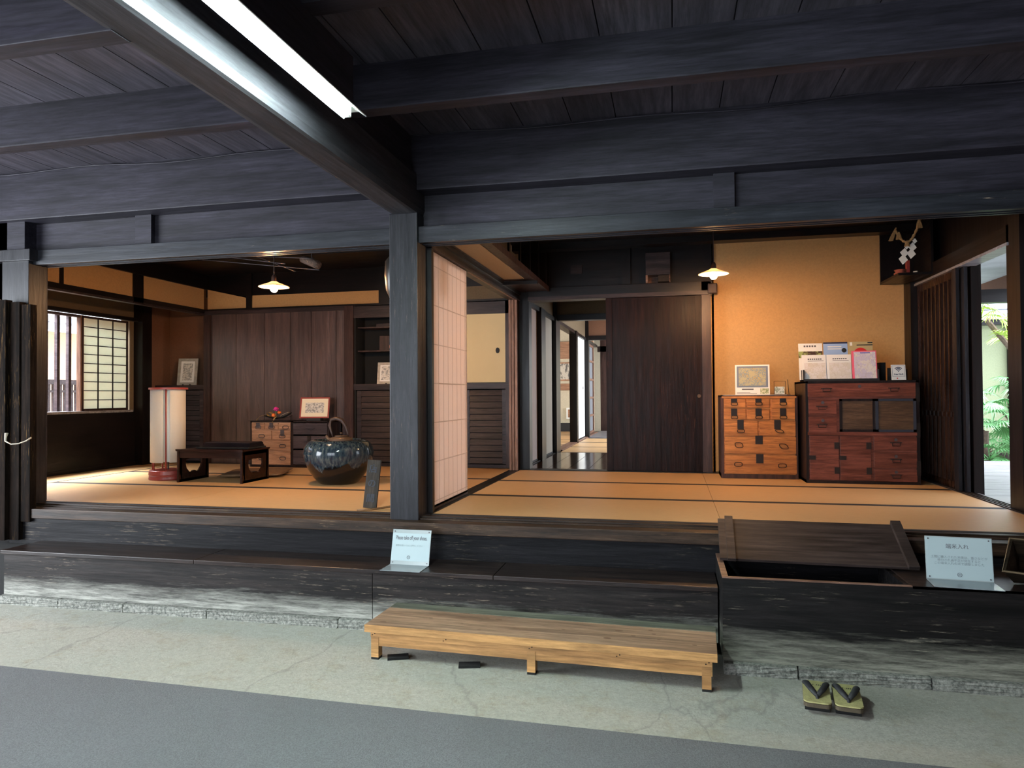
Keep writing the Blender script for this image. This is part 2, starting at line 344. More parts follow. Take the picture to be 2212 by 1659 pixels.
# ------------------------------------------------------------------ the earthen-floored passage
struct('floor', bx(-7, 4.2, -2.9, 4.6, -.12, 0), m_conc)
struct('platform_light_block', bx(-7, 4.2, 4.45, 4.6, 0, .54), m_gap)  # unseen blocker added behind the risers against light leaking under the platform
struct('platform_light_block', bx(-4.9, -4.43, 3.95, 4.45, 0, .33), m_gap)  # blocker added at the left end of the step against leaking light
carpet = bm_(); box(carpet, -6.6, 4.0, -2.0, 2.91, 0, .008)
for v in carpet.verts:
    if v.co.y > 2: v.co.y = 2.962-.028*(v.co.x+3.4)/1.0*.62
tag(obj('carpet', carpet, m_carpet), 'wide grey carpet runner along the bare concrete floor', 'carpet')
def wallpanel(name, x0, x1, y0, y1, z0, z1, m): return struct(name, bx(x0, x1, y0, y1, z0, z1), m)
wl_ = bm_(); box(wl_, -7.1, -7.0, -2.9, -.5, 0, 4.5); box(wl_, -7.1, -7.0, 3.1, 4.3, 0, 4.5); box(wl_, -7.1, -7.0, -.5, 3.1, 2.6, 4.5); struct('wall_left', wl_, m_plasB)
wallpanel('wall_right', 4.2, 4.3, -2.9, 4.2, 0, 4.5, m_plasB)
rw = bm_(); box(rw, -7.1, -4.4, -3.0, -2.9, 0, 4.5); box(rw, -.8, 4.3, -3.0, -2.9, 0, 4.5); box(rw, -4.4, -.8, -3.0, -2.9, 2.7, 4.5)
struct('wall_rear', rw, m_plasB)
struct('ceiling', bx(-7.1, 4.3, -2.95, 4.5, 4.5, 4.6), m_beamX)      # roof void over the open bay
# ceiling boards between the girders
cb = bm_(); x = -7.0
while x < 4.2:
    wd = random.choice([.27, .30, .33])
    if x+wd < -1.8 or x > -1.62: pass
    box(cb, x, x+wd-.006, 1.95, 4.45, 3.05, 3.075); x += wd
struct('ceiling', cb, m_ceil)
cb = bm_(); x = -1.6
while x < 4.2:
    wd = random.choice([.27, .30, .33]); box(cb, x, x+wd-.006, -2.9, 1.95, 3.05, 3.075); x += wd
struct('ceiling', cb, m_ceil)
# long cross girder carrying the tube lamp (rounded, hand-hewn)
def hewn(x0, x1, y0, y1, z0, z1, along='Y', wob=.012, n=26, rnd=.03, seed=1):
    rnd_ = random.Random(seed); bm = bm_(); rings = []
    prof = [(0, rnd), (rnd*.35, rnd*.1), (rnd, 0), (1-rnd, 0), (1-rnd*.35, rnd*.1), (1, rnd), (1, 1), (0, 1)]
    ph = [rnd_.uniform(0, 6) for _ in range(4)]
    for i in range(n+1):
        t = i/n; ring = []
        for j, (a, c) in enumerate(prof):
            if along == 'Y':
                px = x0+(x1-x0)*a+(wob*math.sin(t*5+ph[0])+wob*.5*math.sin(t*13+ph[1]))*(1 if a > .5 else .4)
                pz = z0+(z1-z0)*c+(wob*.6*math.sin(t*7+ph[2]) if c < .5 else 0)
                ring.append(bm.verts.new((px, y0+(y1-y0)*t, pz)))
            else:
                py = y0+(y1-y0)*a+wob*.6*math.sin(t*9+ph[0])
                pz = z0+(z1-z0)*c+(wob*.7*math.sin(t*8+ph[2])+wob*.3*math.sin(t*21+ph[3]) if c < .5 else 0)
                ring.append(bm.verts.new((x0+(x1-x0)*t, py, pz)))
        rings.append(ring)
    for A, B in zip(rings, rings[1:]):
        for k in range(8): bm.faces.new((A[k], A[(k+1) % 8], B[(k+1) % 8], B[k]))
    bm.faces.new(rings[0]); bm.faces.new(rings[-1][::-1]); return bm
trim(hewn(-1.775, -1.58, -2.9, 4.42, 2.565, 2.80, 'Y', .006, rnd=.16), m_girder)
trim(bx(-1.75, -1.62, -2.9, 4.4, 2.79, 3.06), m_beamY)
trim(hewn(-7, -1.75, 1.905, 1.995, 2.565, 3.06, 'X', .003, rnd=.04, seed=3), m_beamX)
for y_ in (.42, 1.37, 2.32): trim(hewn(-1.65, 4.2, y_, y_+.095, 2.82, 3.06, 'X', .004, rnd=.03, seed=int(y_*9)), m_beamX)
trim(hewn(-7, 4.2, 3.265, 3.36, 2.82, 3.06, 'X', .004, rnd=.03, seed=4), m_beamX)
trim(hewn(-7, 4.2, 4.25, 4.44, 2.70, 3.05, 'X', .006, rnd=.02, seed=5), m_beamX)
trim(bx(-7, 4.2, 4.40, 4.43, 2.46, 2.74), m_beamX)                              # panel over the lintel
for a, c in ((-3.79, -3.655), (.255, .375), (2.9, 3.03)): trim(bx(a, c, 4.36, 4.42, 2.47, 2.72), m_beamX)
# a cable run along the ceiling edge
cab = bm_(); pts = []
for i in range(60):
    t = i/59; pts.append((-7+11*t, 4.235, 3.035+.010*math.sin(i*.9)-.008*math.sin(i*.37)))
tube(cab, pts, .005, 6); tag(obj('cable', cab, m_beamX, smooth=True), 'dark thin cable running along the top edge of the long beam', 'cable')
# lintels
def lintel(x0, x1):
    b = bm_(); box(b, x0, x1, 4.30, 4.345, 2.372, 2.478, .003); box(b, x0, x1, 4.345, 4.375, 2.385, 2.478); box(b, x0, x1, 4.375, 4.39, 2.372, 2.478); box(b, x0, x1, 4.39, 4.42, 2.385, 2.478); box(b, x0, x1, 4.42, 4.44, 2.372, 2.478)
    trim(b, m_header)
lintel(-4.63, -1.78); lintel(-1.595, 4.2)
# main pillar and the left post
pb = bm_(); box(pb, -1.785, -1.592, 4.275, 4.50, .35, 2.565, .005); trim(pb, m_pillar)
trim(bx(-1.592, -1.56, 4.46, 4.50, .58, 2.40), m_dkZ)
lb = bm_(); box(lb, -4.86, -4.62, 4.26, 4.42, .35, 2.40, .004); trim(lb, m_pillar)
trim(bx(-4.95, -4.58, 4.23, 4.44, 2.395, 2.478, .003), m_pillar)
trim(bx(-4.95, -4.70, 4.30, 4.5, .35, 4.5), m_beamX)
wallpanel('wall_front', -7.1, -4.86, 4.30, 4.42, 0, 2.74, m_plasB)
wallpanel('wall_front', 2.61, 4.3, 4.25, 4.40, 0, 2.74, m_plasB); wallpanel('wall_front', 2.34, 2.61, 4.385, 4.44, 0, 2.74, m_plasB)
wallpanel('wall_front', -7.1, 4.3, 4.44, 4.5, 2.40, 4.55, m_beamX)
# platform: sill, upper riser, tread, lower riser, stones
sb = bm_(); box(sb, -4.72, 2.6, 4.19, 4.29, .515, .583, .004); box(sb, -4.72, 2.6, 4.29, 4.305, .515, .572); box(sb, -4.72, 2.6, 4.305, 4.32, .515, .59); box(sb, -4.72, 2.6, 4.32, 4.335, .515, .577); box(sb, -4.72, 2.6, 4.335, 4.38, .515, .600)
trim(sb, m_sill)
trim(bx(-4.72, 2.6, 4.205, 4.245, .30, .52), m_riser)
tb = bm_(); box(tb, -4.43, -2.94, 3.88, 4.22, .332, .357, .003); box(tb, -2.937, -1.0, 3.88, 4.22, .332, .357, .003); box(tb, -.997, .228, 3.88, 4.22, .332, .357, .003)
trim(tb, m_tread)
lr = bm_(); box(lr, -4.42, -1.745, 3.90, 3.94, .058, .334); box(lr, -1.741, .226, 3.90, 3.94, .058, .334)
trim(lr, m_riserlow)
trim(bx(-4.43, -4.40, 3.92, 4.22, .0, .334), m_riser)
st = [-4.43, -3.95, -3.45, -2.84, -1.95, -1.2, -.45, .22]
def stone(a, b, y0, first=[]):
    s = bm_(); box(s, a+.004, b-.004, y0, y0+.10, 0, .056)
    bmesh.ops.subdivide_edges(s, edges=s.edges[:], cuts=7, use_grid_fill=True)
    for v in s.verts:
        if v.co.y < y0+.02 or v.co.z > .05: v.co += Vector((random.uniform(-.002, .002), random.uniform(-.004, .005), random.uniform(-.002, .001)))
    return s
for i, (a, b) in enumerate(zip(st, st[1:])):
    w_ = ['leftmost', 'second from the left', 'third from the left', 'long', 'half hidden by the bench end', 'mostly hidden behind the bench', 'hidden behind the right half of the bench'][i]
    tag(obj('foundation_stone', stone(a, b, 3.868), m_stone), 'rough grey foundation stone under the platform step, '+w_, 'stone', 'foundation stones under the step')
sr = [.235, .58, 1.16, 1.72, 2.3]
for i, (a, b) in enumerate(zip(sr, sr[1:])):
    w_ = ['beside the bench leg', 'just behind the sandals', 'right of the sandals', 'at the far right end'][i]
    tag(obj('foundation_stone', stone(a, b, 3.625), m_stone), 'rough grey foundation stone under the rice chest, '+w_, 'stone', 'foundation stones under the rice chest')

# rice chest sunk in the platform
rc = thing('rice_chest', 'long black weathered built-in rice chest beside the platform step', 'chest', (.235, 3.66, .056))
obj('front_board', bx(0, 2.2, 0, .03, 0, .412), m_boxfront, rc)
obj('side_board', bx(0, .028, .03, .53, 0, .412), m_boxfront, rc)
b = bm_(); box(b, .028, 2.2, .50, .53, 0, .45); obj('back_board', b, m_riser, rc)
obj('bottom_board', bx(.028, 2.2, .03, .50, 0, .02), m_riser, rc)
obj('divider', bx(.84, .868, .03, .50, .02, .405), m_riser, rc)
b = bm_(); box(b, -.001, .86, -.001, .014, .408, .4145); box(b, -.001, .029, .014, .53, .408, .4145); obj('rim', b, m_boxedge, rc)
b = bm_(); box(b, .862, 2.2, .0, .50, .400, .413); obj('fixed_cover', b, m_tread, rc)
# lid leaning on the sill
ld = thing('chest_lid', 'dark grained wooden lid with two end battens leaning from rice chest onto sill', 'lid', (.735, 3.965, .478), rot=(math.atan2(.155, .315), 0, R(-1.6)))
b = bm_(); box(b, -.49, .475, 0, .36, 0, .016, .002); obj('board', b, m_lid, ld)
obj('batten', bx(-.452, -.408, -.022, .365, .016, .034, .002), m_lid, ld)
obj('batten', bx(.425, .475, -.022, .365, .016, .040, .002), m_lid, ld)

# ------------------------------------------------------------------ bench
bn = thing('bench', 'low new-wood step bench with knotty worn top standing before the platform', 'bench', (-.685, 3.605, 0), R(-2.1))
b = bm_(); box(b, -.885, .885, -.205, .10, .150, .188, .003); obj('seat_plank', b, m_bench, bn)
b = bm_(); box(b, -.885, .885, .103, .195, .1505, .1885, .003); obj('seat_plank', b, wood('bench_back_plank', (.10, .10, .075), (.24, .24, .18), .65, 'X', 7), bn)
obj('front_edge', bx(-.885, .885, -.212, -.204, .150, .188, .002), m_benchF, bn)
obj('upper_rail', bx(-.862, .862, -.185, -.160, .118, .150), m_benchF, bn)
obj('rail', bx(-.862, .862, -.178, -.150, .072, .118), m_benchF, bn)
obj('rail', bx(-.862, .862, .150, .175, .072, .150), m_benchF, bn)
for x_ in (-.862, -.02, .815):
    for y_ in (-.180, .13): obj('leg', bx(x_, x_+.042, y_, y_+.045, .012, .150), m_benchF, bn)
    for y_ in (-.180, .13): obj('leg_pad', bx(x_, x_+.042, y_, y_+.045, .0, .012), m_gap, bn)
for x_ in (-.845, -.45, 0, .43, .84):
    for dx, dz in ((0, 0), (.014, .008)):
        s = bm_(); tube(s, [(x_+dx-.007, -.1865, .130+dz), (x_+dx-.007, -.184, .130+dz)], .003, 8); obj('screw', s, m_gap, bn)
m_knot = flat('knot_brown', (.12, .06, .03), .6)
for i in range(15):
    kn = bm_()
    cx, cy, r_ = random.uniform(-.85, .85), random.uniform(-.17, .08), random.uniform(.005, .012)
    A = [kn.verts.new((cx+r_*1.8*math.cos(k*PI/6), cy+r_*math.sin(k*PI/6), .1885)) for k in range(12)]; kn.faces.new(A)
    obj('knot', kn, m_knot, bn)
# small black tiles wedged under the bench
for (x_, y_, rz, w_) in ((-1.42, 3.50, .4, 'near its left leg'), (-1.02, 3.47, .25, 'before its middle leg')):
    tag(obj('tile_shard', bx(-.055, .055, -.03, .03, 0, .012), m_gap, loc=(x_, y_, 0), rot=(0, 0, rz)), 'flat black tile shard on the floor under the bench '+w_, 'shard')

# ------------------------------------------------------------------ sandals
def geta():
    t = thing('wooden_sandal', 'olive straw-topped wooden sandal with black strap, left one of the pair', 'sandal', (.612, 3.362, 0), R(-8), 'pair of sandals on the concrete')
    def slab(z0, z1, sc=1):
        P = []; L, W = .122*sc, .056*sc
        for cx, cy in ((W, L), (-W, L), (-W, -L), (W, -L)):
            for k in range(5):
                a = {(1, 1): 0, (-1, 1): 90, (-1, -1): 180, (1, -1): 270}[(1 if cx > 0 else -1, 1 if cy > 0 else -1)]+k*22.5
                rr = .022; P.append((cx-math.copysign(rr, cx)+rr*math.cos(R(a)), cy-math.copysign(rr, cy)+rr*math.sin(R(a))))
        return prism(bm_(), P, z0, z1, 'Z')
    obj('sole', slab(.034, .050), flat('sandal_edge', (.07, .052, .03), .8, bumpy=.4), t); obj('straw_mat', slab(.052, .058, .99), flat('sandal_straw', (.36, .33, .14), .75, bumpy=.5, var=.15, vs=40), t)
    for y_ in (-.07, .06): obj('tooth', bx(-.05, .05, y_, y_+.022, 0, .034), m_gap, t)
    toe = Vector((0, -.075, .062)); s = bm_()
    for sgn in (-1, 1): tube(s, [(sgn*.042, .082, .056), (sgn*.044, .066, .068), (sgn*.040, .035, .078), (sgn*.024, -.025, .078), (0, -.070, .066)], [.012, .014, .015, .014, .010], 10, flatk=.7)
    tube(s, [(0, -.068, .070), (0, -.080, .054)], .007, 8); obj('strap', s, m_black, t, smooth=True)
    s = bm_()
    for i in range(12):
        if i in (5, 9): continue
        box(s, -.045+i*.0078, -.041+i*.0078, .070, .078, .058, .0588)
    obj('stitching', s, m_black, t); return t
g0 = geta(); dup(g0, (.735, 3.348, 0), R(-8), 'olive straw-topped wooden sandal with black strap, right one of the pair')

# ------------------------------------------------------------------ signs on the step and the chest
def acrylic(name, label, loc, rotz, w_, h_, tilt, base, marg):
    t = thing(name, label, 'sign', loc, rotz)
    b = bm_(); box(b, -w_/2, w_/2, -base, .004, 0, .003, .001); obj('base', b, m_white if 0 else flat('acrylic_base', (.22, .25, .27), .12), t)
    p = obj('panel', bx(-w_/2, w_/2, 0, .004, 0, h_), flat('acrylic_panel', (.30, .34, .34), .15), t, loc=(0, -.002, .003), rot=(-tilt, 0, 0), recenter=False)
    obj('sheet', bx(-w_/2+.002, w_/2-.002, -.0012, 0, marg, h_-marg), flat('sign_sheet', (.34, .42, .44), .6), p)
    for sx in (-1, 1):
        for z_ in (.012, h_-.012):
            s = bm_(); tube(s, [(sx*(w_/2-.014), -.003, z_), (sx*(w_/2-.014), .0, z_)], .0035, 10); obj('screw', s, m_ironlt, p)
    e = bm_(); r0 = .0095; cx, cz = (-.01 if marg > .01 else 0), marg+.022
    tube(e, [(cx+r0*math.cos(k*PI/12), -.0018, cz+r0*math.sin(k*PI/12)) for k in range(24)], .0009, 6, True)
    for k in range(3): box(e, cx-.006, cx+.006, -.002, -.0014, cz-.005+k*.004, cz-.0035+k*.004)
    obj('crest', e, m_inkg, p); return t, p
t1, p1 = acrylic('notice_stand', 'white acrylic notice asking to take off shoes at the foot of the main pillar', (-1.555, 4.02, .357), R(-1), .248, .208, R(14), .155, .022)
text('Please take off your shoes.', .0335, m_inkg, p1, (0, -.0014, .158), sx=.56, bold=.0005)
text('履物を脱いでお上がりください', .0135, flat('pale_ink', (.25, .30, .31), .7), p1, (-.012, -.0014, .112), sx=.92)
t2, p2 = acrylic('notice_stand', 'white acrylic notice headed with four brush characters on the rice chest', (1.345, 3.80, .470), R(-5), .285, .205, R(8), .15, .004)
text('端米入れ', .025, m_inkg, p2, (-.005, -.0014, .158))
text('土間に搬入された米俵は、重さなどが\n検分され過不足が発生すると\nこの端米入れの米で調整しました', .0142, flat('mid_ink', (.20, .24, .25), .7), p2, (0, -.0014, .092))

# wooden measuring box at the right edge of the chest
ms = thing('measuring_box', 'old dark open wooden measuring box tilted on the rice chest at the right edge', 'box', (1.68, 3.83, .470))
def openbox(rim, base, th):
    bm = bm_(); cr = sum((Vector(p) for p in rim), Vector())/4; cb_ = sum((Vector(p) for p in base), Vector())/4; O = Vector((1.68, 3.83, .470))
    ro = [bm.verts.new(Vector(p)-O) for p in rim]; bo = [bm.verts.new(Vector(p)-O) for p in base]
    ri = [bm.verts.new(Vector(p).lerp(cr, th)-O) for p in rim]; bi = [bm.verts.new(Vector(p).lerp(cb_, th).lerp(cr, .12)-O) for p in base]
    for k in range(4):
        j = (k+1) % 4; bm.faces.new((bo[k], bo[j], ro[j], ro[k])); bm.faces.new((bi[k], ri[k], ri[j], bi[j])); bm.faces.new((ro[k], ro[j], ri[j], ri[k]))
    bm.faces.new(bo); bm.faces.new(bi); return bm
RM = [(1.495, 3.72, .545), (1.585, 3.86, .672), (1.86, 3.85, .655), (1.80, 3.68, .520)]
obj('body', openbox(RM, [(1.575, 3.80, .474), (1.64, 3.95, .56), (1.82, 3.94, .55), (1.79, 3.79, .472)], .09), wood('measure_wood', (.012, .009, .006), (.06, .042, .026), .7, 'X', 14, wear=.3, wc=(.16, .11, .06), spec=.1), ms)
b = bm_(); tube(b, [Vector(p)-Vector((1.68, 3.83, .470)) for p in RM], .005, 6, True); obj('rim', b, wood('measure_rim', (.10, .07, .04), (.24, .17, .10), .6), ms)

# ------------------------------------------------------------------ old shutters stacked at the left post
shx = [(-4.80, -4.755, .36, 4.16, 2.10), (-4.75, -4.69, .358, 4.14, 2.095), (-4.685, -4.60, .358, 4.17, 2.08), (-4.595, -4.515, .49, 4.18, 2.06)]
sn = ['leftmost, with a tan edge', 'second from the left', 'broad one in the middle', 'rightmost and shorter, against the post']
for i, (a, c, z0, y0, z1) in enumerate(shx):
    b = bm_(); box(b, a, c, y0, y0+.055, z0, z1, .003)
    t = obj('storm_shutter', b, m_doorpale if i == 0 else m_shutter); tag(t, 'old black worn shutter board standing on the step, '+sn[i], 'shutter', 'shutter boards stacked at the left')
b = bm_(); tube(b, [(-4.665, 4.13, 1.13), (-4.655, 4.115, 1.105), (-4.64, 4.10, 1.075), (-4.58, 4.09, 1.055), (-4.53, 4.10, 1.058), (-4.495, 4.13, 1.075), (-4.475, 4.155, 1.10)], [.013, .008, .007, .006, .008, .010, .012], 8, flatk=.5)
tag(obj('cloth_tie', b, m_tie, smooth=True), 'whitish cloth tie looped across the old shutter boards', 'cord')

# ------------------------------------------------------------------ fluorescent lamp
fl = thing('fluorescent_lamp', 'glowing tube lamp with white reflector beside the long girder', 'lamp', (-1.33, 2.13, 2.59))
b = bm_(); prism(b, [(-.055, 0), (-.022, .03), (.022, .03), (.055, 0), (.052, -.003), (.020, .022), (-.020, .022), (-.052, -.003)], -.66, .68, 'Y'); obj('reflector', b, m_white, fl)
obj('housing', bx(-.022, .022, -.62, .62, .030, .232), m_beamY, fl)
b = bm_(); tube(b, [(0, -.59, -.012), (0, .59, -.012)], .0165, 16); obj('tube', b, m_tube, fl, smooth=True)
for s in (-1, 1): obj('socket', bx(-.014, .014, s*.605-.012, s*.605+.012, -.026, .022, .003), m_white, fl)

# ------------------------------------------------------------------ tatami mats
def mat_(x0, x1, y0, y1, lab, along='X', z=TZ):
    t = thing('tatami_mat', lab, 'tatami mat', ((x0+x1)/2, (y0+y1)/2, z-.05), 0, 'tatami mats'); hx, hy = (x1-x0)/2-.0012, (y1-y0)/2-.0012; bw = .038
    if along == 'X':
        obj('rush_cover', bx(-hx, hx, -hy+bw, hy-bw, 0, .05), m_tat, t)
        for s in (-1, 1): obj('border', bx(-hx, hx, min(s*hy, s*(hy-bw)), max(s*hy, s*(hy-bw)), 0, .05), m_tatb, t)
    else:
        o = obj('rush_cover', bx(-hy, hy, -hx+bw, hx-bw, 0, .05), m_tat, t, rot=(0, 0, PI/2))
        for s in (-1, 1): obj('border', bx(min(s*hx, s*(hx-bw)), max(s*hx, s*(hx-bw)), -hy, hy, 0, .05), m_tatb, t)
    return t
NM = ['front', 'middle', 'rear']
ys = [4.40, 5.335, 6.28, 7.20]
for r_ in range(3):
    mat_(-1.55, .285, ys[r_], ys[r_+1], 'tan tatami mat in the %s row of the right room, left half' % NM[r_])
    mat_(.285, 2.17, ys[r_], ys[r_+1], 'tan tatami mat in the %s row of the right room, right half' % NM[r_])
ysl = [4.40, 5.43, 6.36, 7.33]
for r_ in range(3):
    mat_(-3.62, -1.66, ysl[r_], ysl[r_+1], 'tan tatami mat in the %s row of the left room, right half' % NM[r_])
    mat_(-5.58, -3.62, ysl[r_], ysl[r_+1], 'tan tatami mat in the %s row of the left room, left half' % NM[r_])
mat_(-6.08, -5.58, 4.40, 5.9, 'narrow shiny tatami mat along the window wall, front one', 'Y')
mat_(-6.08, -5.58, 5.9, 7.33, 'narrow shiny tatami mat along the window wall, rear one', 'Y')
struct('floor', bx(-6.2, 2.3, 4.24, 9.42, .40, .548), m_dkX)
trim(bx(-1.66, -1.55, 4.38, 7.34, .548, .602), m_dkY)        # threshold between the rooms
trim(bx(-1.55, 2.2, 7.20, 7.34, .548, .604), m_dkX)
trim(bx(2.17, 2.30, 4.38, 7.3, .548, .601), m_engawa)

# ------------------------------------------------------------------ left room
CL = 2.83
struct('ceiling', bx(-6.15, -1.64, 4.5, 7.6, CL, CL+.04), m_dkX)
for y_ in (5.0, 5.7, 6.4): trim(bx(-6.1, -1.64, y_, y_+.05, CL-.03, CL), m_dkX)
# left wall: with the window opening y 5.25..6.92, z 1.24..2.26
wl = bm_(); box(wl, -6.22, -6.1, 4.4, 4.65, .5, 2.86); box(wl, -6.22, -6.1, 6.94, 7.7, .5, 2.86); box(wl, -6.22, -6.1, 4.65, 6.94, .5, 1.23); box(wl, -6.22, -6.1, 4.65, 6.94, 2.28, 2.86)
struct('wall_left', wl, m_plasD)
for y0, y1 in ((4.46, 5.30), (5.34, 6.19), (6.33, 7.325)): trim(bx(-5.43, -5.41, y0, y1, 2.42, 2.66), m_plas)   # hanging wall over the inner rail
trim(bx(-5.46, -5.395, 4.46, 7.36, 2.372, 2.42), m_dkY); trim(bx(-5.46, -5.40, 4.46, 7.36, 2.352, 2.372), m_cupX)
trim(bx(-5.47, -5.395, 6.19, 6.33, 2.36, 2.83), m_dkZ); trim(bx(-5.45, -5.40, 5.30, 5.34, 2.42, 2.66), m_dkZ); trim(bx(-5.46, -5.38, 4.46, 7.40, 2.66, 2.83), m_dkY)
trim(bx(-6.10, -6.085, 7.13, 7.59, 1.5, 2.83), m_plasB)
trim(bx(-6.10, -5.98, 7.0, 7.15, .6, 2.83), m_dkZ)
trim(bx(-6.10, -6.03, 4.4, 7.0, 2.262, 2.30), m_dkY)
trim(bx(-6.102, -6.085, 4.4, 7.0, .60, 1.235), m_dkY); trim(bx(-6.10, -6.07, 4.4, 7.0, .60, .64), m_dkY)
wn = struct('window_1', bx(-6.22, -6.06, 4.6, 6.95, 1.215, 1.24), m_engawa)
# window lattice, frame and paper screen
def child(name, bm, m, par): 
    for v in bm.verts: v.co -= par.location
    return obj(name, bm, m, par)
for i in range(11): child('window_bar', bx(-6.205, -6.17, 4.74+i*.1425, 4.775+i*.1425, 1.24, 2.27), m_grey, wn)
child('window_frame', bx(-6.16, -6.11, 6.255, 6.30, 1.24, 2.262), m_doorpale, wn)
b = bm_(); child('window_frame', bx(-6.16, -6.11, 4.65, 6.255, 2.235, 2.262), m_grey, wn)
sj = thing('paper_screen', 'white paper window screen with thin black grid in the left wall', 'screen', (-6.12, 6.60, 1.24))
obj('paper', bx(-.006, 0, -.31, .31, .02, 1.0), m_shojiW, sj)
b = bm_()
for i in range(4): box(b, .0, .008, -.31+i*.2067-.006, -.31+i*.2067+.006, .02, 1.0)
for i in range(11): box(b, .0, .008, -.31, .31, .02+i*.098-.0045, .02+i*.098+.0045)
obj('grid', b, m_black, sj); b = bm_(); box(b, -.01, .012, -.325, -.308, 0, 1.02); box(b, -.01, .012, .308, .325, 0, 1.02); box(b, -.01, .012, -.325, .325, 0, .02); box(b, -.01, .012, -.325, .325, 1.0, 1.02); obj('frame', b, m_cupZ, sj)
# street side: wall opposite, low fence, ground
wallpanel('wall_street', -8.6, -8.5, 2.0, 11, -.2, 2.32, m_plasP)
struct('floor', bx(-8.6, -6.2, 2, 11, -.2, -.05), m_conc)
fn = thing('street_fence', 'grey slatted fence outside the left window', 'fence', (-7.5, 7.3, -.05))
obj('rail', bx(-.03, .03, -1.6, 1.6, 1.60, 1.66), m_grey, fn); obj('rail', bx(-.02, .02, -1.6, 1.6, 1.50, 1.53), m_grey, fn)
for i in range(38): obj('slat', bx(-.012, .012, -1.58+i*.085, -1.53+i*.085, 0, 1.60), m_grey, fn)
ev = bm_(); box(ev, -9.2, -8.2, 2, 11, 2.42, 2.50)
for i in range(30): tube(ev, [(-8.22, 2.2+i*.3, 2.46), (-9.1, 2.2+i*.3, 2.62)], .05, 8)
tag(obj('tiled_eave', ev, flat('roof_tile', (.25, .27, .32), .4)), 'grey tiled eave across the street seen through the left window', 'roof')
# back wall left room
wallpanel('wall_back', -6.2, -1.64, 7.60, 7.70, .5, 2.86, m_plasB)
trim(bx(-6.09, -5.42, 7.585, 7.60, .6, 2.38), m_plasB)
bw = bm_(); xs = [-5.335, -5.00, -4.63, -4.29, -4.03, -3.72, -3.60]
for a, c in zip(xs, xs[1:]): box(bw, a+.003, c-.003, 7.355, 7.38, .60, 2.36)
struct('wall_back', bw, m_board)
struct('wall_back', bx(-5.34, -3.6, 7.385, 7.40, .6, 2.36), m_gap)
trim(bx(-5.42, -5.335, 7.33, 7.60, .60, 2.40), m_cupZ)
trim(bx(-5.42, -3.59, 7.32, 7.385, 2.355, 2.40), m_cupX); trim(bx(-5.42, -1.64, 7.33, 7.40, 2.40, 2.42), m_dkX)
b = bm_(); prism(b, [(-5.385, 2.41), (-4.87, 2.41), (-4.87, 2.545), (-5.385, 2.66)], 7.36, 7.378); trim(b, m_plas)
for a, c in ((-4.80, -3.20),): trim(bx(a, c, 7.375, 7.395, 2.41, 2.57), m_plas)
trim(bx(-3.05, -1.72, 7.375, 7.395, 2.41, 2.57), m_plasD)
trim(bx(-5.42, -1.64, 7.38, 7.60, 2.57, 2.83), m_dkX)
for a, c in ((-4.87, -4.80), (-3.20, -3.05)): trim(bx(a, c, 7.355, 7.40, 2.40, 2.83), m_dkX)
trim(bx(-3.60, -3.49, 7.31, 7.60, .60, 2.40), m_cupZ)
def louvre(par, x0, x1, y0, z0, z1, n, m=None):
    m = m or m_louver; d = obj('louvre_door', bx(x0, x1, y0+.012, y0+.022, z0, z1), m_gap, par)
    for xa in (x0, x1-.05): obj('door_stile', bx(xa, xa+.05, y0, y0+.02, z0, z1), m, par)
    sl = bm_(); h = (z1-z0)/n
    for i in range(n):
        za = z0+i*h; vs = [sl.verts.new(p) for p in ((x0+.05, y0-.004, za+.006), (x1-.05, y0-.004, za+.006), (x1-.05, y0+.011, za+h-.002), (x0+.05, y0+.011, za+h-.002), (x0+.05, y0+.011, za+.006), (x1-.05, y0+.011, za+.006))]
        sl.faces.new(vs[:4]); sl.faces.new((vs[0], vs[1], vs[5], vs[4]))
    obj('slats', sl, m, par)
# corner cabinet in the recess
cc = thing('corner_cabinet', 'dark built-in cabinet with louvred door filling the left rear corner', 'cabinet', (-5.76, 7.34, .60))
obj('worktop', bx(-.34, .34, -.01, .24, .87, .925, .003), m_cupX, cc); obj('body', bx(-.33, .33, .03, .24, 0, .87), m_gap, cc)
louvre(cc, -.32, .0, .008, .02, .86, 14); louvre(cc, .01, .33, .0, .02, .86, 14)
obj('middle_rail', bx(.05, .29, -.008, .012, .40, .46), m_louver, cc)
# cupboard right part of the back wall
cu = thing('wall_cupboard', 'built-in wall cupboard with open shelves, louvred doors and yellow sliding doors', 'cupboard', (-2.60, 7.34, .60))
b = bm_(); box(b, -.89, .92, .24, .26, 0, 1.80); box(b, -.89, -.87, 0, .24, 0, 1.80); box(b, -.12, -.06, 0, .24, 0, 1.80); obj('body', b, m_gap, cu)
obj('top_rail', bx(-.89, .92, -.015, .05, 1.66, 1.79), m_cupX, cu); obj('middle_rail', bx(-.89, .92, -.015, .25, .85, .915), m_cupX, cu)
obj('bottom_rail', bx(-.89, .92, -.012, .05, .0, .035), m_cupX, cu)
for z_ in (1.28, 1.545): obj('shelf', bx(-.86, -.13, .03, .24, z_, z_+.014), m_cupZ, cu)
louvre(cu, -.86, -.12, .004, .04, .84, 12, m_cupX); louvre(cu, -.10, .40, .004, .04, .84, 12, m_cupX); louvre(cu, .405, .87, .012, .04, .84, 12, m_cupX)
obj('door_post', bx(.865, .92, -.015, .05, 0, 1.79), m_cupZ, cu)
fd = obj('paper_door', bx(-.06, .40, .02, .035, .92, 1.66), m_paperY, cu); fd2 = obj('paper_door', bx(.38, .865, .005, .018, .92, 1.66), m_paperY, cu)
b = bm_(); tube(b, [(.775, -.003, 1.262), (.775, .003, 1.262)], .020, 20); 
for v in b.verts: v.co.z = 1.262+(v.co.z-1.262)*1.5
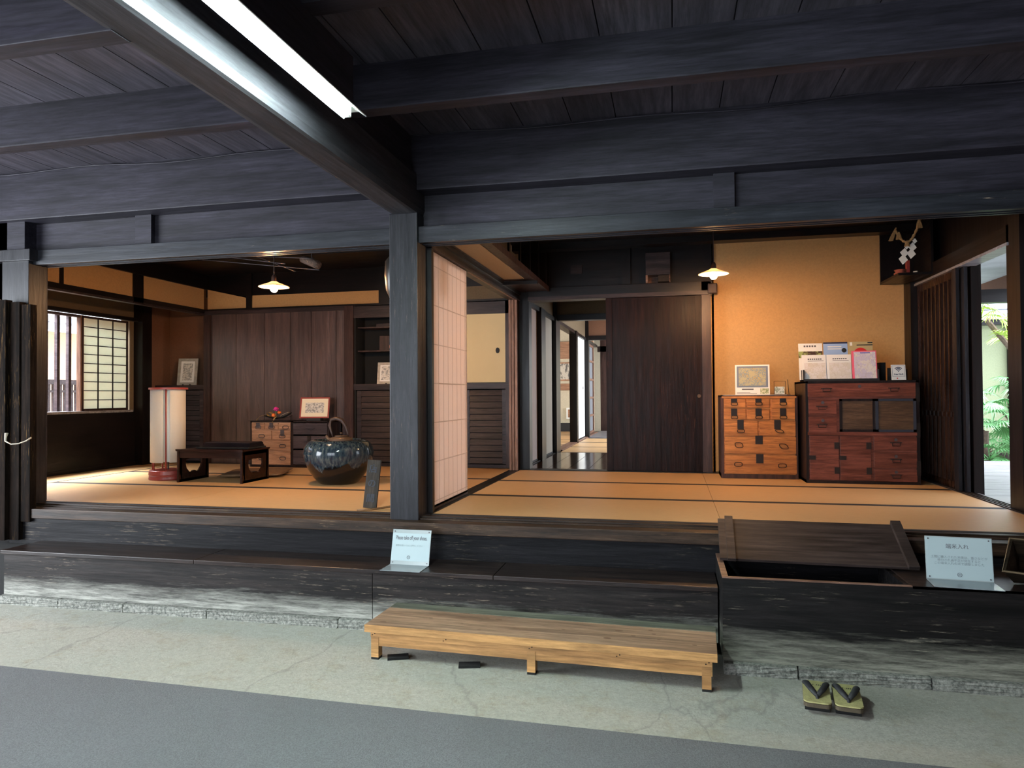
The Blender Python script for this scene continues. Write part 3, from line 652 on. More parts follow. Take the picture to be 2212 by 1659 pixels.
obj('door_pull', b, m_black, fd2, loc=(-fd2.location[0], -fd2.location[1], -fd2.location[2]))
# objects on shelves
vz = thing('vase', 'small amber vase on the lower open shelf beside the main pillar', 'vase', (-3.075, 7.44, TZ+1.294)); obj('body', lathe(bm_(), [(0, 0), (.02, 0), (.032, .03), (.03, .06), (.015, .085), (.018, .095), (0, .095)], 20), m_amber, vz, smooth=True)
tag(obj('storage_box', bx(-3.22, -3.10, 7.42, 7.54, 1.894, 2.06, .003), m_cupZ), 'dark wooden box on the lower open shelf next to the vase', 'box')
tag(obj('storage_box', bx(-3.26, -3.02, 7.42, 7.54, 2.159, 2.20, .003), m_cupX), 'flat dark wooden box on the top open shelf', 'box')
def sketch(name, sc=30):
    sc *= 1.8
    return patt(name, (.62, .60, .55), [(.28, .28, .27), (.10, .10, .10), (.45, .43, .36)], sc, stretch=(1, 1, 1.6))
def frame(label, loc, w_, h_, tilt, rotz, fm, bord, mat_c, inset, sk, name='framed_print', stand=True, fb=.012):
    t = thing(name, label, 'picture', loc, rotz)
    f = bm_(); box(f, -w_/2, w_/2, 0, fb, 0, bord); box(f, -w_/2, w_/2, 0, fb, h_-bord, h_); box(f, -w_/2, -w_/2+bord, 0, fb, bord, h_-bord); box(f, w_/2-bord, w_/2, 0, fb, bord, h_-bord)
    F_ = obj('frame', f, fm, t, rot=(-tilt, 0, 0))
    F_.location = (0, fb/2, 0); z0 = F_
    m1 = obj('mount', bx(-w_/2+bord*.9, w_/2-bord*.9, .003-fb/2, .006-fb/2, bord*.9, h_-bord*.9), mat_c, F_)
    obj('print', bx(-w_/2+bord+inset, w_/2-bord-inset, .0022-fb/2, .0032-fb/2, bord+inset, h_-bord-inset), sk, F_)
    if stand: 
        b = bm_(); box(b, -.05, -.035, -.01, h_*.32, 0, .012); box(b, .035, .05, -.01, h_*.32, 0, .012); box(b, -.05, .05, h_*.30, h_*.32, 0, h_*.5); obj('stand', b, m_black, t)
    return t
m_marb = flat('grey_marbled_mount', (.34, .32, .28), .35, var=.25, vs=25)
frame('small framed print in a grey mount on the corner cabinet', (-5.72, 7.42, TZ+.925), .235, .33, R(10), R(14), m_marb, .035, m_card, .025, sketch('print_a', 22))
frame('framed grey print on the cupboard shelf beside the main pillar', (-3.10, 7.43, TZ+.915), .30, .25, R(12), R(8), m_marb, .03, m_card, .015, sketch('print_b', 20))

# ------------------------------------------------------------------ drawer chests
def ring_handle(x, y, z, w_, h_, m, par, r=.0036, name='handle', sl=0):
    pts = []
    for k in range(16):
        a = k*PI/8; cx = math.copysign(abs(math.cos(a))**.55, math.cos(a))*w_/2; cz = math.copysign(abs(math.sin(a))**.7, math.sin(a))*h_/2
        pts.append((x+cx+sl*(h_/2-cz), y, z+cz))
    b = bm_(); tube(b, pts, r, 6, True); return obj(name, b, m, par, smooth=True)
def drawer(par, x0, x1, z0, z1, mat, hs=(), plate=None, y=0, hm=None, lock=None, bar=False, gap=.004, hw=.058, hh=.028):
    hm = hm or m_iron
    b = bm_(); box(b, x0+gap, x1-gap, y-.006, y+.03, z0+gap, z1-gap, .0015); d = obj('drawer', b, mat, par); L = -Vector(d.location)
    def sub(n, bm, m, sm=False): o = obj(n, bm, m, d, smooth=sm); o.location += L; return o
    if plate:
        for (px, pw, pz0, pz1) in plate: sub('lock_plate', bx(px-pw/2, px+pw/2, y-.010, y-.005, pz0, pz1, .001), hm)
    for h in hs:
        hx, hz = h[0], h[1]; o = ring_handle(hx, y-.014, hz, hw, hh, hm, d, sl=(h[2] if len(h) > 2 else 0)); o.location += L
    if bar:
        for hx, hz in bar:
            q = bm_(); tube(q, [(hx-.042, y-.008, hz+.012), (hx-.030, y-.012, hz+.012), (hx-.030, y-.02, hz-.014), (hx+.030, y-.02, hz-.014), (hx+.030, y-.012, hz+.012), (hx+.042, y-.008, hz+.012)], .0035, 6); box(q, hx-.045, hx+.045, y-.010, y-.006, hz+.009, hz+.016); sub('handle', q, hm)
    if lock:
        for hx, hz in lock:
            q = bm_(); tube(q, [(hx, y-.012, hz), (hx, y-.004, hz)], .013, 16); sub('keyhole_plate', q, m_ironlt)
    return d
def mapper(sx, sz, ox, oz): return (lambda p: (p-ox)*sx), (lambda p: (oz-p)*sz)
# orange chest: drawn on a 1360 x 1500 grid
c1 = thing('drawer_chest', 'bright orange wooden chest of ten drawers with black iron plates', 'chest of drawers', (.775, 6.80, TZ))
W1, H1 = .67, .765; X, Z = mapper(W1/1360, H1/1500, 815, 1540)
b = bm_(); box(b, -W1/2, -W1/2+.026, 0, .38, 0, H1); box(b, W1/2-.022, W1/2, 0, .38, 0, H1); box(b, -W1/2, W1/2, .34, .38, 0, H1); box(b, -W1/2, W1/2, 0, .38, H1-.012, H1); box(b, -W1/2, W1/2, -.008, .38, 0, .040, .003)
obj('case', b, m_kiriF, c1); obj('top_edge', bx(-W1/2+.01, W1/2-.01, -.004, .01, H1-.026, H1-.010), m_kiri, c1)
obj('carcass', bx(-W1/2+.024, W1/2-.020, .004, .33, .038, H1-.014), m_kiri, c1)
for (zt, zb), cols in (((100, 270), ((185, 590), (600, 1010), (1035, 1455))), ((280, 480), ((185, 590), (600, 1010), (1035, 1455)))):
    for i, (a, c) in enumerate(cols):
        cx = (375, 810, 1240)[i]; pl = (X(cx), .054, Z(170 if zt == 100 else 408), Z(zt-2 if zt > 100 else 102))
        drawer(c1, X(a), X(c), Z(zb), Z(zt), m_kiri, [(X(cx+5), Z(195 if zt == 100 else 436))], [pl])
for a, c, cx, s in ((190, 800, 487, 0), (820, 1462, 1140, .9)): drawer(c1, X(a), X(c), Z(770), Z(500), m_kiri, [(X(cx+5), Z(684), s)], [(X(cx), .056, Z(650), Z(484))], hw=.062, hh=.032)
drawer(c1, X(195), X(1468), Z(1095), Z(785), m_kiri, [(X(440), Z(940), .3), (X(1215), Z(955), .6)], [(X(812), .064, Z(920), Z(767))], hw=.066, hh=.046)
drawer(c1, X(200), X(1475), Z(1455), Z(1112), m_kiri, [(X(440), Z(1287)), (X(1215), Z(1300))], [(X(822), .064, Z(1262), Z(1097))], hw=.068, hh=.036)
# tall dark-red chest: 980 x 910 grid
c2 = thing('drawer_chest', 'larger red-brown cabinet chest with sliding panels and black frame at the wall end', 'chest of drawers', (1.585, 6.55, TZ))
W2, H2 = .90, .885; X, Z = mapper(W2/980, H2/910, 1405, 1405)
b = bm_(); box(b, -W2/2, -W2/2+.020, -.004, .55, 0, H2); box(b, W2/2-.026, W2/2, -.004, .55, 0, H2); box(b, -W2/2, W2/2, .5, .55, 0, H2); box(b, -W2/2, W2/2, -.004, .55, H2-.02, H2, .002); box(b, -W2/2, W2/2, -.006, .55, 0, .026)
obj('case', b, m_blackcase, c2); obj('carcass', bx(-W2/2+.018, W2/2-.024, .004, .49, .024, H2-.018), m_red, c2)
drawer(c2, X(930), X(1868), Z(638), Z(515), m_red, bar=[(X(1100), Z(575)), (X(1680), Z(575))], lock=[(X(1387), Z(545))])
for zt, zb in ((658, 795), (812, 962)): drawer(c2, X(935), X(1190), Z(zb), Z(zt), m_red, bar=[(X(1057), Z((zt+zb)/2+6))], lock=[(X(1065), Z((zt+zb)/2-40))])
for i, (a, c, y_) in enumerate(((1212, 1522, .004), (1520, 1862, -.008))):
    f = bm_(); x0, x1, z0, z1 = X(a), X(c), Z(945), Z(655)
    for q in ((x0, x1, z0, z0+.02), (x0, x1, z1-.02, z1), (x0, x0+.022, z0, z1), (x1-.022, x1, z0, z1)): box(f, q[0], q[1], y_-.008, y_+.006, q[2], q[3])
    d = obj('sliding_door', f, flat('glossy_black_frame', (.03, .035, .05), .25) if i else m_blackcase, c2); o = obj('panel', bx(x0+.02, x1-.02, y_-.002, y_+.003, z0+.018, z1-.018), wood('smoked_panel', (.07, .035, .018), (.14, .075, .04), .5, 'X', 20), d); o.location -= d.location
obj('rail', bx(X(930), X(1868), -.010, .006, Z(976), Z(952)), m_red, c2)
for a, c in ((942, 1205), (1210, 1482)):
    d = obj('hinged_door', bx(X(a)+.003, X(c)-.003, -.006, .01, Z(1372), Z(982), .002), m_red, c2)
    for pz in (1070, 1290):
        o = obj('hinge', bx(X(c)-.040, X(c), -.011, -.005, Z(pz+28), Z(pz-30)), m_iron, d); o.location -= d.location
    o = obj('latch', bx(X(a)-.004, X(a)+.05, -.012, -.005, Z(1195), Z(1158)), m_iron, d); o.location -= d.location
for zt, zb in ((980, 1112), (1120, 1262), (1266, 1388)): drawer(c2, X(1500), X(1872), Z(zb), Z(zt), m_red, bar=[(X(1690), Z((zt+zb)/2+6))], lock=[(X(1690), Z((zt+zb)/2-32))])
for z_ in (.08, .40, .70): obj('corner_strap', bx(W2/2-.03, W2/2+.002, -.007, .03, z_, z_+.12), m_iron, c2)
# pale small chest and the grey one in the left room
c3 = thing('drawer_chest', 'small pale pinkish chest of drawers against the board wall, dark sided', 'chest of drawers', (-4.345, 7.03, TZ))
W3, H3 = .51, .51; X, Z = mapper(W3/700, H3/805, 440, 1375)
b = bm_(); box(b, -W3/2, -W3/2+.016, 0, .30, 0, H3); box(b, W3/2-.012, W3/2, 0, .30, 0, H3); box(b, -W3/2, W3/2, 0, .30, H3-.012, H3); box(b, -W3/2, W3/2, .28, .30, 0, H3); box(b, -W3/2, W3/2, -.004, .3, 0, .025)
obj('case', b, m_blackcase, c3); obj('carcass', bx(-W3/2+.014, W3/2-.010, .004, .28, .024, H3-.012), m_pale, c3)
for a, c, cx, pl in ((112, 340, 235, 1), (345, 570, 460, 1), (580, 775, 697, 0)): drawer(c3, X(a), X(c), Z(722), Z(598), m_pale, [(X(cx), Z(678))], [(X(cx-8), .045, Z(690), Z(600))] if pl else None, hm=m_ironlt, hw=.07, hh=.036)
drawer(c3, X(115), X(458), Z(900), Z(735), m_pale, [(X(292), Z(833))], hm=m_ironlt, hw=.07, hh=.036); drawer(c3, X(465), X(775), Z(900), Z(735), m_pale, [(X(640), Z(833))], [(X(638), .045, Z(835), Z(725))], hm=m_ironlt, hw=.07, hh=.036)
for zt, zb in ((915, 1088), (1100, 1335)): drawer(c3, X(115), X(775), Z(zb), Z(zt), m_pale, [(X(290), Z((zt+zb)/2)), (X(648), Z((zt+zb)/2))], hm=m_ironlt, hw=.07, hh=.036)
c4 = thing('drawer_chest', 'dark grey-brown chest of three drawers between the pale chest and the glazed jar', 'chest of drawers', (-3.865, 7.03, TZ))
b = bm_(); box(b, -.225, -.205, 0, .30, 0, H3); box(b, .205, .225, 0, .30, 0, H3); box(b, -.225, .225, 0, .3, H3-.014, H3); box(b, -.225, .225, .28, .30, 0, H3); box(b, -.225, .225, -.003, .3, 0, .028); obj('case', b, m_blackcase, c4)
for z0, z1 in ((.36, .49), (.205, .35), (.03, .195)):
    d = drawer(c4, -.207, .207, z0, z1, m_grey, plate=[(-.01, .045, z1-.06, z1)] if z0 == .205 else None)
    q = bm_(); zc = (z0+z1)/2; tube(q, [(-.055, -.010, zc+.012), (-.04, -.016, zc), (0, -.020, zc-.016), (.04, -.016, zc), (.055, -.010, zc+.012)], .004, 6); o = obj('handle', q, m_ironlt, d); o.location -= d.location
fr = frame('framed ink drawing of a house in a red-brown frame on the dark grey chest', (-3.86, 7.10, TZ+H3+.03), .33, .235, R(13), R(10), m_redlac, .016, flat('cream_mount', (.72, .66, .50), .7), .045, sketch('print_c', 26), name='framed_drawing', stand=False)
b = bm_(); box(b, -.08, .08, -.02, .08, -.03, 0, .004); box(b, -.06, -.045, .06, .08, -.03, .12); box(b, .045, .06, .06, .08, -.03, .12); obj('easel', b, m_black, fr)
# flower arrangement
fa = thing('flower_arrangement', 'dried leaf dish with orange fruit and a magenta flower on the pale chest', 'flower arrangement', (-4.34, 7.13, TZ+H3))
b = bm_()
for i in range(13):
    t = i/12; xx = -.15+.34*t; w_ = .055*math.sin(PI*t)+.003
    A = [b.verts.new((xx, -w_+2*w_*k/4, .012+.05*(2*t-1)**2*(1.3 if t > .5 else .7)+.012*(abs(k-2)/2)**2)) for k in range(5)]
    if i: 
        for k in range(4): b.faces.new((P_[k], P_[k+1], A[k+1], A[k]))
    P_ = A
o = obj('leaf_dish', b, m_gap, fa, smooth=True); md = o.modifiers.new('s', 'SOLIDIFY'); md.thickness = .004
obj('fruit', sphere(bm_(), (-.012, -.035, .055), .024, .9), m_orange, fa, smooth=True); obj('fruit', sphere(bm_(), (.045, -.01, .085), .022, .8), m_orange, fa, smooth=True)
b = bm_()
for i in range(40):
    a = random.uniform(0, 2*PI); e = random.uniform(-.4, 1.4); d_ = Vector((math.cos(a)*math.cos(e), math.sin(a)*math.cos(e), math.sin(e)))
    tube(b, [Vector((.012, -.02, .118)), Vector((.012, -.02, .118))+d_*.032], [.002, .009], 5, flatk=.4)
obj('flower', b, m_magenta, fa, smooth=True); b = bm_(); tube(b, [(.0, -.01, .03), (.012, -.02, .11)], .003, 6); obj('stem', b, m_leaf, fa)
def leafm(pts, w_, m, nm='dry_leaf'):
    b = bm_(); tube(b, pts, [w_*math.sin(PI*(i+.35)/(len(pts)-.3)) for i in range(len(pts))], 8, flatk=.12); obj(nm, b, m, fa, smooth=True)
leafm([(-.06, -.03, .05), (-.12, -.05, .06), (-.17, -.07, .04), (-.20, -.09, -.01), (-.18, -.10, -.055)], .016, m_dry)
leafm([(-.02, 0, .05), (-.07, 0, .09), (-.12, .01, .085)], .028, m_dry); leafm([(-.03, -.03, .04), (-.07, -.04, .05), (-.10, -.03, .075)], .024, m_dry)
leafm([(.04, -.04, .05), (.035, -.09, .03), (.02, -.11, -.02), (.01, -.105, -.07)], .016, m_dry); leafm([(.05, -.02, .03), (.10, -.03, .06), (.16, -.02, .085), (.175, -.02, .09)], .030, flat('pale_husk', (.55, .45, .35), .7))
b = bm_(); tube(b, [(.05, -.04, .02), (.12, -.04, .022), (.17, -.03, .035), (.215, -.03, .052)], [.004, .005, .004, .006], 6); obj('twig', b, m_rustD, fa)
tag(obj('tray', bx(-4.60, -4.10, 6.99, 7.30, TZ+H3, TZ+H3+.005), m_blackcase), 'thin black board under the flower arrangement', 'board')
fa.location.z += .0065

# ------------------------------------------------------------------ standing lantern
la = thing('standing_lantern', 'tall cylindrical white paper floor lantern on a round red lacquer base', 'lantern', (-4.715, 5.86, TZ)); la.scale = (.84, .84, 1)
obj('base', lathe(bm_(), [(0, 0), (.20, 0), (.205, .01), (.20, .03), (.202, .036), (.198, .042), (.205, .052), (.200, .085), (.19, .092), (0, .092)], 48), m_redlac, la, smooth=False)
for a in (200, 250, 300, 345, 30, 90, 150):
    b = bm_(); x_, y_ = .17*math.cos(R(a)), .17*math.sin(R(a)); tube(b, [(x_, y_, .09), (x_, y_, .865)], .008, 8); obj('post', b, m_redlac, la, smooth=True)
def arc_sheet(a0, a1, r, z0, z1, m, nm):
    b = bm_(); A = [(b.verts.new((r*math.cos(R(a)), r*math.sin(R(a)), z0)), b.verts.new((r*math.cos(R(a)), r*math.sin(R(a)), z1))) for a in [a0+(a1-a0)*i/24 for i in range(25)]]
    for p, q in zip(A, A[1:]): b.faces.new((p[0], q[0], q[1], p[1]))
    o = obj(nm, b, m, la, smooth=True); s = o.modifiers.new('s', 'SOLIDIFY'); s.thickness = .0015; return o
arc_sheet(170, 292, .188, .165, .855, m_washi, 'paper_shade'); arc_sheet(312, 470, .180, .165, .855, m_washi, 'paper_shade'); arc_sheet(275, 318, .150, .17, .855, m_paperW, 'inner_paper')
b = bm_(); lathe(b, [(.180, .855), (.205, .855), (.205, .873), (.180, .873), (.180, .855)], 48); box(b, -.19, .19, -.012, .012, .858, .872); obj('top_ring', b, m_redlac, la)
b = bm_(); sphere(b, (0, 0, .45), .035); obj('lamp_bulb', b, flat('frosted_bulb', (.9, .9, .85), .4), la, smooth=True)
b = bm_(); tube(b, [(0, 0, .09), (0, 0, .42)], .008, 8); obj('lamp_stem', b, m_rustD, la)

# ------------------------------------------------------------------ low desk, tray with book, cushion
dk = thing('low_desk', 'low dark writing desk with carved cut-out side panels on the tatami', 'desk', (-4.10, 5.84, TZ))
b = bm_(); box(b, -.345, .345, -.22, .22, .285, .30, .002); box(b, -.345, .345, -.225, -.205, .292, .304); obj('tabletop', b, m_desk, dk)
def side(x0):
    outer = [(-.20, 0), (-.20, .285), (.20, .285), (.20, 0)]
    bmx = bm_(); hole = [(-.115+.0, .20), (-.09, .205), (-.045, .212), (0, .208), (.045, .212), (.09, .205), (.115, .20), (.118, .16), (.105, .12), (.07, .085), (.035, .078), (.02, .088), (0, .092), (-.02, .088), (-.035, .078), (-.07, .085), (-.105, .12), (-.118, .16)]
    oc = []
    for y_, z_ in hole:
        a = math.atan2((z_-.142), y_); c_, s_ = math.cos(a), math.sin(a); k = min(.20/abs(c_) if abs(c_) > 1e-6 else 9, (.143 if s_ > 0 else .142)/abs(s_) if abs(s_) > 1e-6 else 9); oc.append((c_*k, .142+s_*k))
    V = [[bmx.verts.new((xx, y_, z_)) for y_, z_ in P] for xx in (x0, x0+.018) for P in (hole, oc)]
    n = len(hole)
    for i in range(n):
        j = (i+1) % n
        bmx.faces.new((V[0][i], V[0][j], V[1][j], V[1][i])); bmx.faces.new((V[2][i], V[3][i], V[3][j], V[2][j])); bmx.faces.new((V[0][i], V[2][i], V[2][j], V[0][j])); bmx.faces.new((V[1][i], V[1][j], V[3][j], V[3][i]))
    for sy in (-1, 1):
        for zz, corner in ((0, (sy*.20, 0)), (1, (sy*.20, .285))): pass
    box(bmx, x0, x0+.018, -.215, -.17, 0, .285); box(bmx, x0, x0+.018, .17, .215, 0, .285); box(bmx, x0, x0+.018, -.2, .2, 0, .025); box(bmx, x0, x0+.018, -.2, .2, .25, .285)
    return bmx
obj('side_panel', side(-.335), m_desk, dk); obj('side_panel', side(.317), m_desk, dk)
obj('apron', bx(-.317, .317, -.205, -.19, .225, .285), m_desk, dk); obj('apron', bx(-.317, .317, .19, .205, .225, .285), m_desk, dk)
tr = thing('writing_box', 'black lacquered writing box tray on the low desk', 'box', (-4.02, 5.86, TZ+.304))
b = bm_(); box(b, -.29, .26, -.14, .14, 0, .012, .002); obj('tray', b, m_gap, tr)
b = bm_(); P = [(-.25, .012), (.25, .012), (.24, .050), (-.24, .050)]; prism(b, P, -.10, .12); obj('lid', b, flat('black_lacquer', (.008, .006, .008), .2), tr); obj('book_cover', bx(-.235, .235, -.09, .11, .050, .056), m_cupX, tr)
cs = thing('floor_cushion', 'flat brown floor cushion lying on the tatami behind the low desk', 'cushion', (-4.05, 6.30, TZ+.001), R(20))
b = bm_(); N_ = 14
g = [[[b.verts.new((-.30+.60*i/N_, -.30+.60*j/N_, s*(.026*(1-(abs(2*i/N_-1))**3.2)**.5*(1-(abs(2*j/N_-1))**3.2)**.5)+.027)) for j in range(N_+1)] for i in range(N_+1)] for s in (-1, 1)]
for s in (0, 1):
    for i in range(N_):
        for j in range(N_): b.faces.new((g[s][i][j], g[s][i+1][j], g[s][i+1][j+1], g[s][i][j+1]))
bmesh.ops.remove_doubles(b, verts=b.verts, dist=.0005); obj('cover', b, m_cloth, cs, smooth=True)
# ------------------------------------------------------------------ glazed jar brazier with kettle
jr = thing('glazed_jar', 'big blue-black glazed round jar brazier standing near the main pillar', 'jar', (-2.925, 5.83, TZ)); jr.scale = (.93, .93, 1)
prof = [(0, 0), (.165, 0), (.19, .012), (.235, .06), (.285, .13), (.322, .21), (.334, .275), (.325, .325), (.298, .365), (.262, .387), (.240, .392), (.232, .386), (.236, .372), (.26, .35), (.26, .20), (0, .18)]
obj('body', lathe(bm_(), prof, 64), m_glaze, jr, smooth=True); obj('ash', lathe(bm_(), [(0, .33), (.258, .32), (.258, .25), (0, .25)], 40), flat('grey_ash', (.2, .19, .18), .95, bumpy=.4), jr)
kt = thing('kettle', 'rusty iron kettle with tall hoop handle sitting in the jar brazier', 'kettle', (-2.90, 5.83, TZ+.33))
obj('body', lathe(bm_(), [(0, 0), (.07, .0), (.10, .03), (.105, .055), (.095, .078), (.055, .088), (0, .088)], 32), m_rust, kt, smooth=True)
obj('lid', lathe(bm_(), [(0, .100), (.010, .116), (.014, .121), (.008, .124), (0, .124), (.0, .1), (.056, .098), (.060, .092), (.052, .088), (0, .088)], 28), m_rust, kt, smooth=True)
b = bm_(); tube(b, [(-.08, -.01, .05), (-.115, -.02, .065), (-.135, -.03, .10)], [.022, .016, .010], 12); obj('spout', b, m_rust, kt, smooth=True)
b = bm_(); tube(b, [(-.066+.0, -.02, .075), (-.085, -.02, .12), (-.11, -.01, .19), (-.095, .0, .235), (-.05, .005, .25), (0, .01, .235), (.035, .015, .18), (.055, .02, .12), (.06, .02, .08)], [.005, .009, .016, .020, .021, .019, .014, .009, .005], 10); obj('handle', b, m_rustD, kt, smooth=True)
# hanging sign board 店の間
sg = thing('room_signboard', 'narrow wooden signboard with three brush characters leaning beside the main pillar', 'sign', (-2.055, 4.56, TZ+.001), rot=(R(-8), R(3.5), R(3)))
obj('board', bx(-.048, .048, -.008, .010, 0, .335, .002), m_signwood, sg)
for i, ch in enumerate('店の間'): text(ch, .062, flat('brush_ink', (.012, .016, .026), .7), sg, (0, -.0095, .270-i*.102), name='lettering', bold=.0012)
b = bm_(); tube(b, [(-2.09, 4.43, .608), (-1.99, 4.45, .612), (-1.80, 4.60, .63), (-1.70, 4.72, .66)], [.004, .007, .008, .008], 8)
tag(obj('bamboo_stick', b, m_bamb, smooth=True), 'thin bent bamboo stick lying by the foot of the signboard', 'stick')

# ------------------------------------------------------------------ pendant lamps
def pendant(loc, label, ceil):
    t = thing('pendant_lamp', label, 'lamp', loc, 0, 'warm pendant lamps')
    b = bm_(); lathe(b, [(.022, .062), (.04, .05), (.125, .018), (.126, .013), (.12, .013), (.038, .043), (.020, .052)], 40); obj('shade', b, m_milk, t, smooth=True)
    obj('socket', lathe(bm_(), [(0, .115), (.012, .115), (.02, .10), (.024, .06), (.024, .045), (0, .045)], 20), m_rustD, t, smooth=True)
    obj('bulb', lathe(bm_(), [(0, -.030), (.014, -.027), (.026, -.016), (.031, .0), (.026, .018), (.016, .034), (.013, .045), (0, .045)], 24), m_bulb, t, smooth=True)
    b = bm_(); tube(b, [(0, 0, .11), (0, 0, ceil-loc[2]-.01)], .0045, 6); obj('cord', b, m_rustD, t); obj('ceiling_rose', lathe(bm_(), [(0, 0), (.035, 0), (.03, -.02), (0, -.025)], 20), m_rustD, t, loc=(0, 0, ceil-loc[2]-.025), recenter=False)
    return t
pl1 = pendant((-3.245, 5.30, 2.285), 'small white-shaded pendant lamp glowing in the left room', CL)
pendant((.352, 6.15, 2.375), 'small white-shaded pendant lamp glowing before the ochre wall of the right room', 2.90)
# hanging rods with a straw bundle near the left lamp
hg = thing('hanging_rack', 'thin metal rods with a brown straw bundle hanging above the left pendant lamp', 'rack', (-3.0, 5.45, 2.45))
b = bm_()
for p, q in (((-1.05, -.1, .135), (.10, -.02, .0)), ((-.48, -.05, .14), (-.19, .1, .02)), ((-.48, -.05, .14), (.05, -.02, .10)), ((-.75, -.1, .14), (-.2, -.05, .06))): tube(b, [p, q], .004, 6)
obj('rods', b, m_ironlt, hg); b = bm_(); tube(b, [(-.09, .05, .115), (.11, -.06, .035)], [.033, .036], 14); obj('straw_bundle', b, m_trunk, hg, smooth=True)
b = bm_(); tube(b, [(-.48, -.05, .14), (-.48, -.05, .38)], .003, 6); tube(b, [(.02, 0, .08), (.02, 0, .38)], .003, 6); obj('hanger', b, m_ironlt, hg)
ho = thing('hanging_flask', 'dark glossy rounded hanging ornament half hidden behind the main pillar', 'ornament', (-1.862, 4.62, 2.0)); obj('body', lathe(bm_(), [(0, 0), (.05, .04), (.085, .12), (.095, .22), (.09, .32), (.06, .36), (0, .37)], 28), flat('dark_glass', (.012, .010, .009), .35), ho, smooth=True)
b = bm_(); tube(b, [(0, 0, .37), (0, 0, CL-2.0)], .003, 6); obj('cord', b, m_rustD, ho)

# ------------------------------------------------------------------ partition, x = -1.6
trim(bx(-1.655, -1.555, 4.46, 7.34, 2.37, 2.385), m_cupX); trim(bx(-1.59, -1.575, 5.40, 7.10, 2.366, 2.370), m_doorpale); trim(bx(-1.65, -1.56, 4.46, 7.34, 2.385, 2.50), m_dkY)
trim(bx(-1.575, -1.545, 4.46, 7.34, 2.43, 2.50), m_dkY)
wallpanel('wall_partition', -1.64, -1.57, 4.46, 7.34, 2.50, 2.92, m_plasD)
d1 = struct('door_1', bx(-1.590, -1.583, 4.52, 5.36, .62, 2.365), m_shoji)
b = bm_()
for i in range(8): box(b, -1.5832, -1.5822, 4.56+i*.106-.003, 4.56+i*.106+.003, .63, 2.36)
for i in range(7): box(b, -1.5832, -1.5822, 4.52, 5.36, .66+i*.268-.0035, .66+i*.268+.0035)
child('lattice_shadow', b, flat('lattice_shadow_tan', (.64, .55, .49), .9), d1)  # lattice shadow seen through the paper, painted as flat tan strips
b = bm_(); box(b, -1.61, -1.59, 4.52, 4.55, .605, 2.37); box(b, -1.61, -1.59, 5.33, 5.36, .605, 2.37); box(b, -1.61, -1.583, 4.52, 5.36, .603, .635); box(b, -1.61, -1.59, 4.52, 5.36, 2.34, 2.372)
child('door_frame', b, m_cupZ, d1)
for i, (x0, n_) in enumerate(((-1.645, 2), (-1.615, 3), (-1.583, 4))):
    d = struct('door_%d' % n_, bx(x0, x0+.024, 7.10, 7.13, .604, 2.37), m_doorpale); child('door_panel', bx(x0+.004, x0+.020, 7.13, 7.30, .604, 2.37), m_dkZ, d)
trim(bx(-1.57, -1.46, 7.25, 7.40, .548, 2.92), m_dkZ)
# hanging shelf on the partition wall
hs = thing('wall_shelf', 'long dark shelf box with ochre underside hung along the partition wall', 'shelf', (-1.41, 5.85, 2.455))
obj('base_board', bx(-.16, .17, -1.36, 1.36, .006, .022), m_cupZ, hs); obj('underside_panel', bx(-.10, .085, -1.34, .50, 0, .006), plaster('shelf_plaster', (.42, .30, .17)), hs)
obj('rail', bx(.155, .175, -1.36, 1.36, -.002, .05), m_cupZ, hs); obj('crossbar', bx(-.16, .19, .62, .66, -.03, .0), m_dkX, hs)
for i in range(7): obj('upright', bx(.155, .17, -1.3+i*.42, -1.27+i*.42, .05, .43), m_dkZ, hs)

# ------------------------------------------------------------------ right room
CR = 2.90
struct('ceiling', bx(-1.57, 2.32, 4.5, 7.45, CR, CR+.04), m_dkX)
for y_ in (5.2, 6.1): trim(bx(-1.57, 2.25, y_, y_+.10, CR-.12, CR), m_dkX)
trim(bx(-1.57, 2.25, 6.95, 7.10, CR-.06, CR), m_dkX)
trim(bx(-1.46, .40, 7.22, 7.34, 2.405, 2.50, .003), m_dkX); trim(bx(-1.46, .40, 7.20, 7.36, 2.365, 2.405), m_cupX)
wallpanel('wall_back', -1.5, .40, 7.30, 7.36, 2.50, 2.92, m_dkX)
trim(bx(-.49, -.40, 7.25, 7.31, 2.50, 2.90), m_dkZ)
wallpanel('wall_back', .37, 2.30, 7.34, 7.44, .5, 2.92, m_plas)
wallpanel('wall_back', .40, .42, 7.34, 9.4, .5, 2.92, m_dkZ)
trim(bx(.295, .385, 7.22, 7.36, .60, 2.50), m_cupZ)
trim(bx(2.16, 2.27, 7.15, 7.36, .60, 2.92), m_dkZ)
db = thing('storage_box', 'old wooden box with small open drawer on the ledge above the board door', 'box', (-.125, 7.20, 2.50))
obj('body', bx(-.12, .12, -.03, .12, .075, .30, .003), m_cupX, db); b = bm_(); box(b, -.12, -.10, -.03, .12, 0, .075); box(b, .11, .12, -.03, .12, 0, .075); box(b, -.12, .12, .10, .12, 0, .075); obj('lower_frame', b, m_boxedge, db)
dr = obj('drawer', bx(.0, .11, -.04, .09, .006, .068, .002), m_signwood, db); o = obj('knob', sphere(bm_(), (.055, -.042, .037), .005), m_iron, dr); o.location -= dr.location
tag(obj('paper_charm', bx(-1.02, -.90, 7.28, 7.298, 2.64, 2.73), m_cupX), 'dark paper slip on the shadowed wall above the corridor opening', 'paper')
d5 = struct('door_5', bx(-.655, .295, 7.27, 7.295, .604, 2.366), m_bdoor)
for x_ in (-.655, .235): child('door_stile', bx(x_, x_+.06, 7.258, 7.272, .604, 2.366), m_bdoor, d5)
b = bm_()
for x_ in (-.17,): box(b, x_, x_+.006, 7.264, 7.271, .604, 2.366)
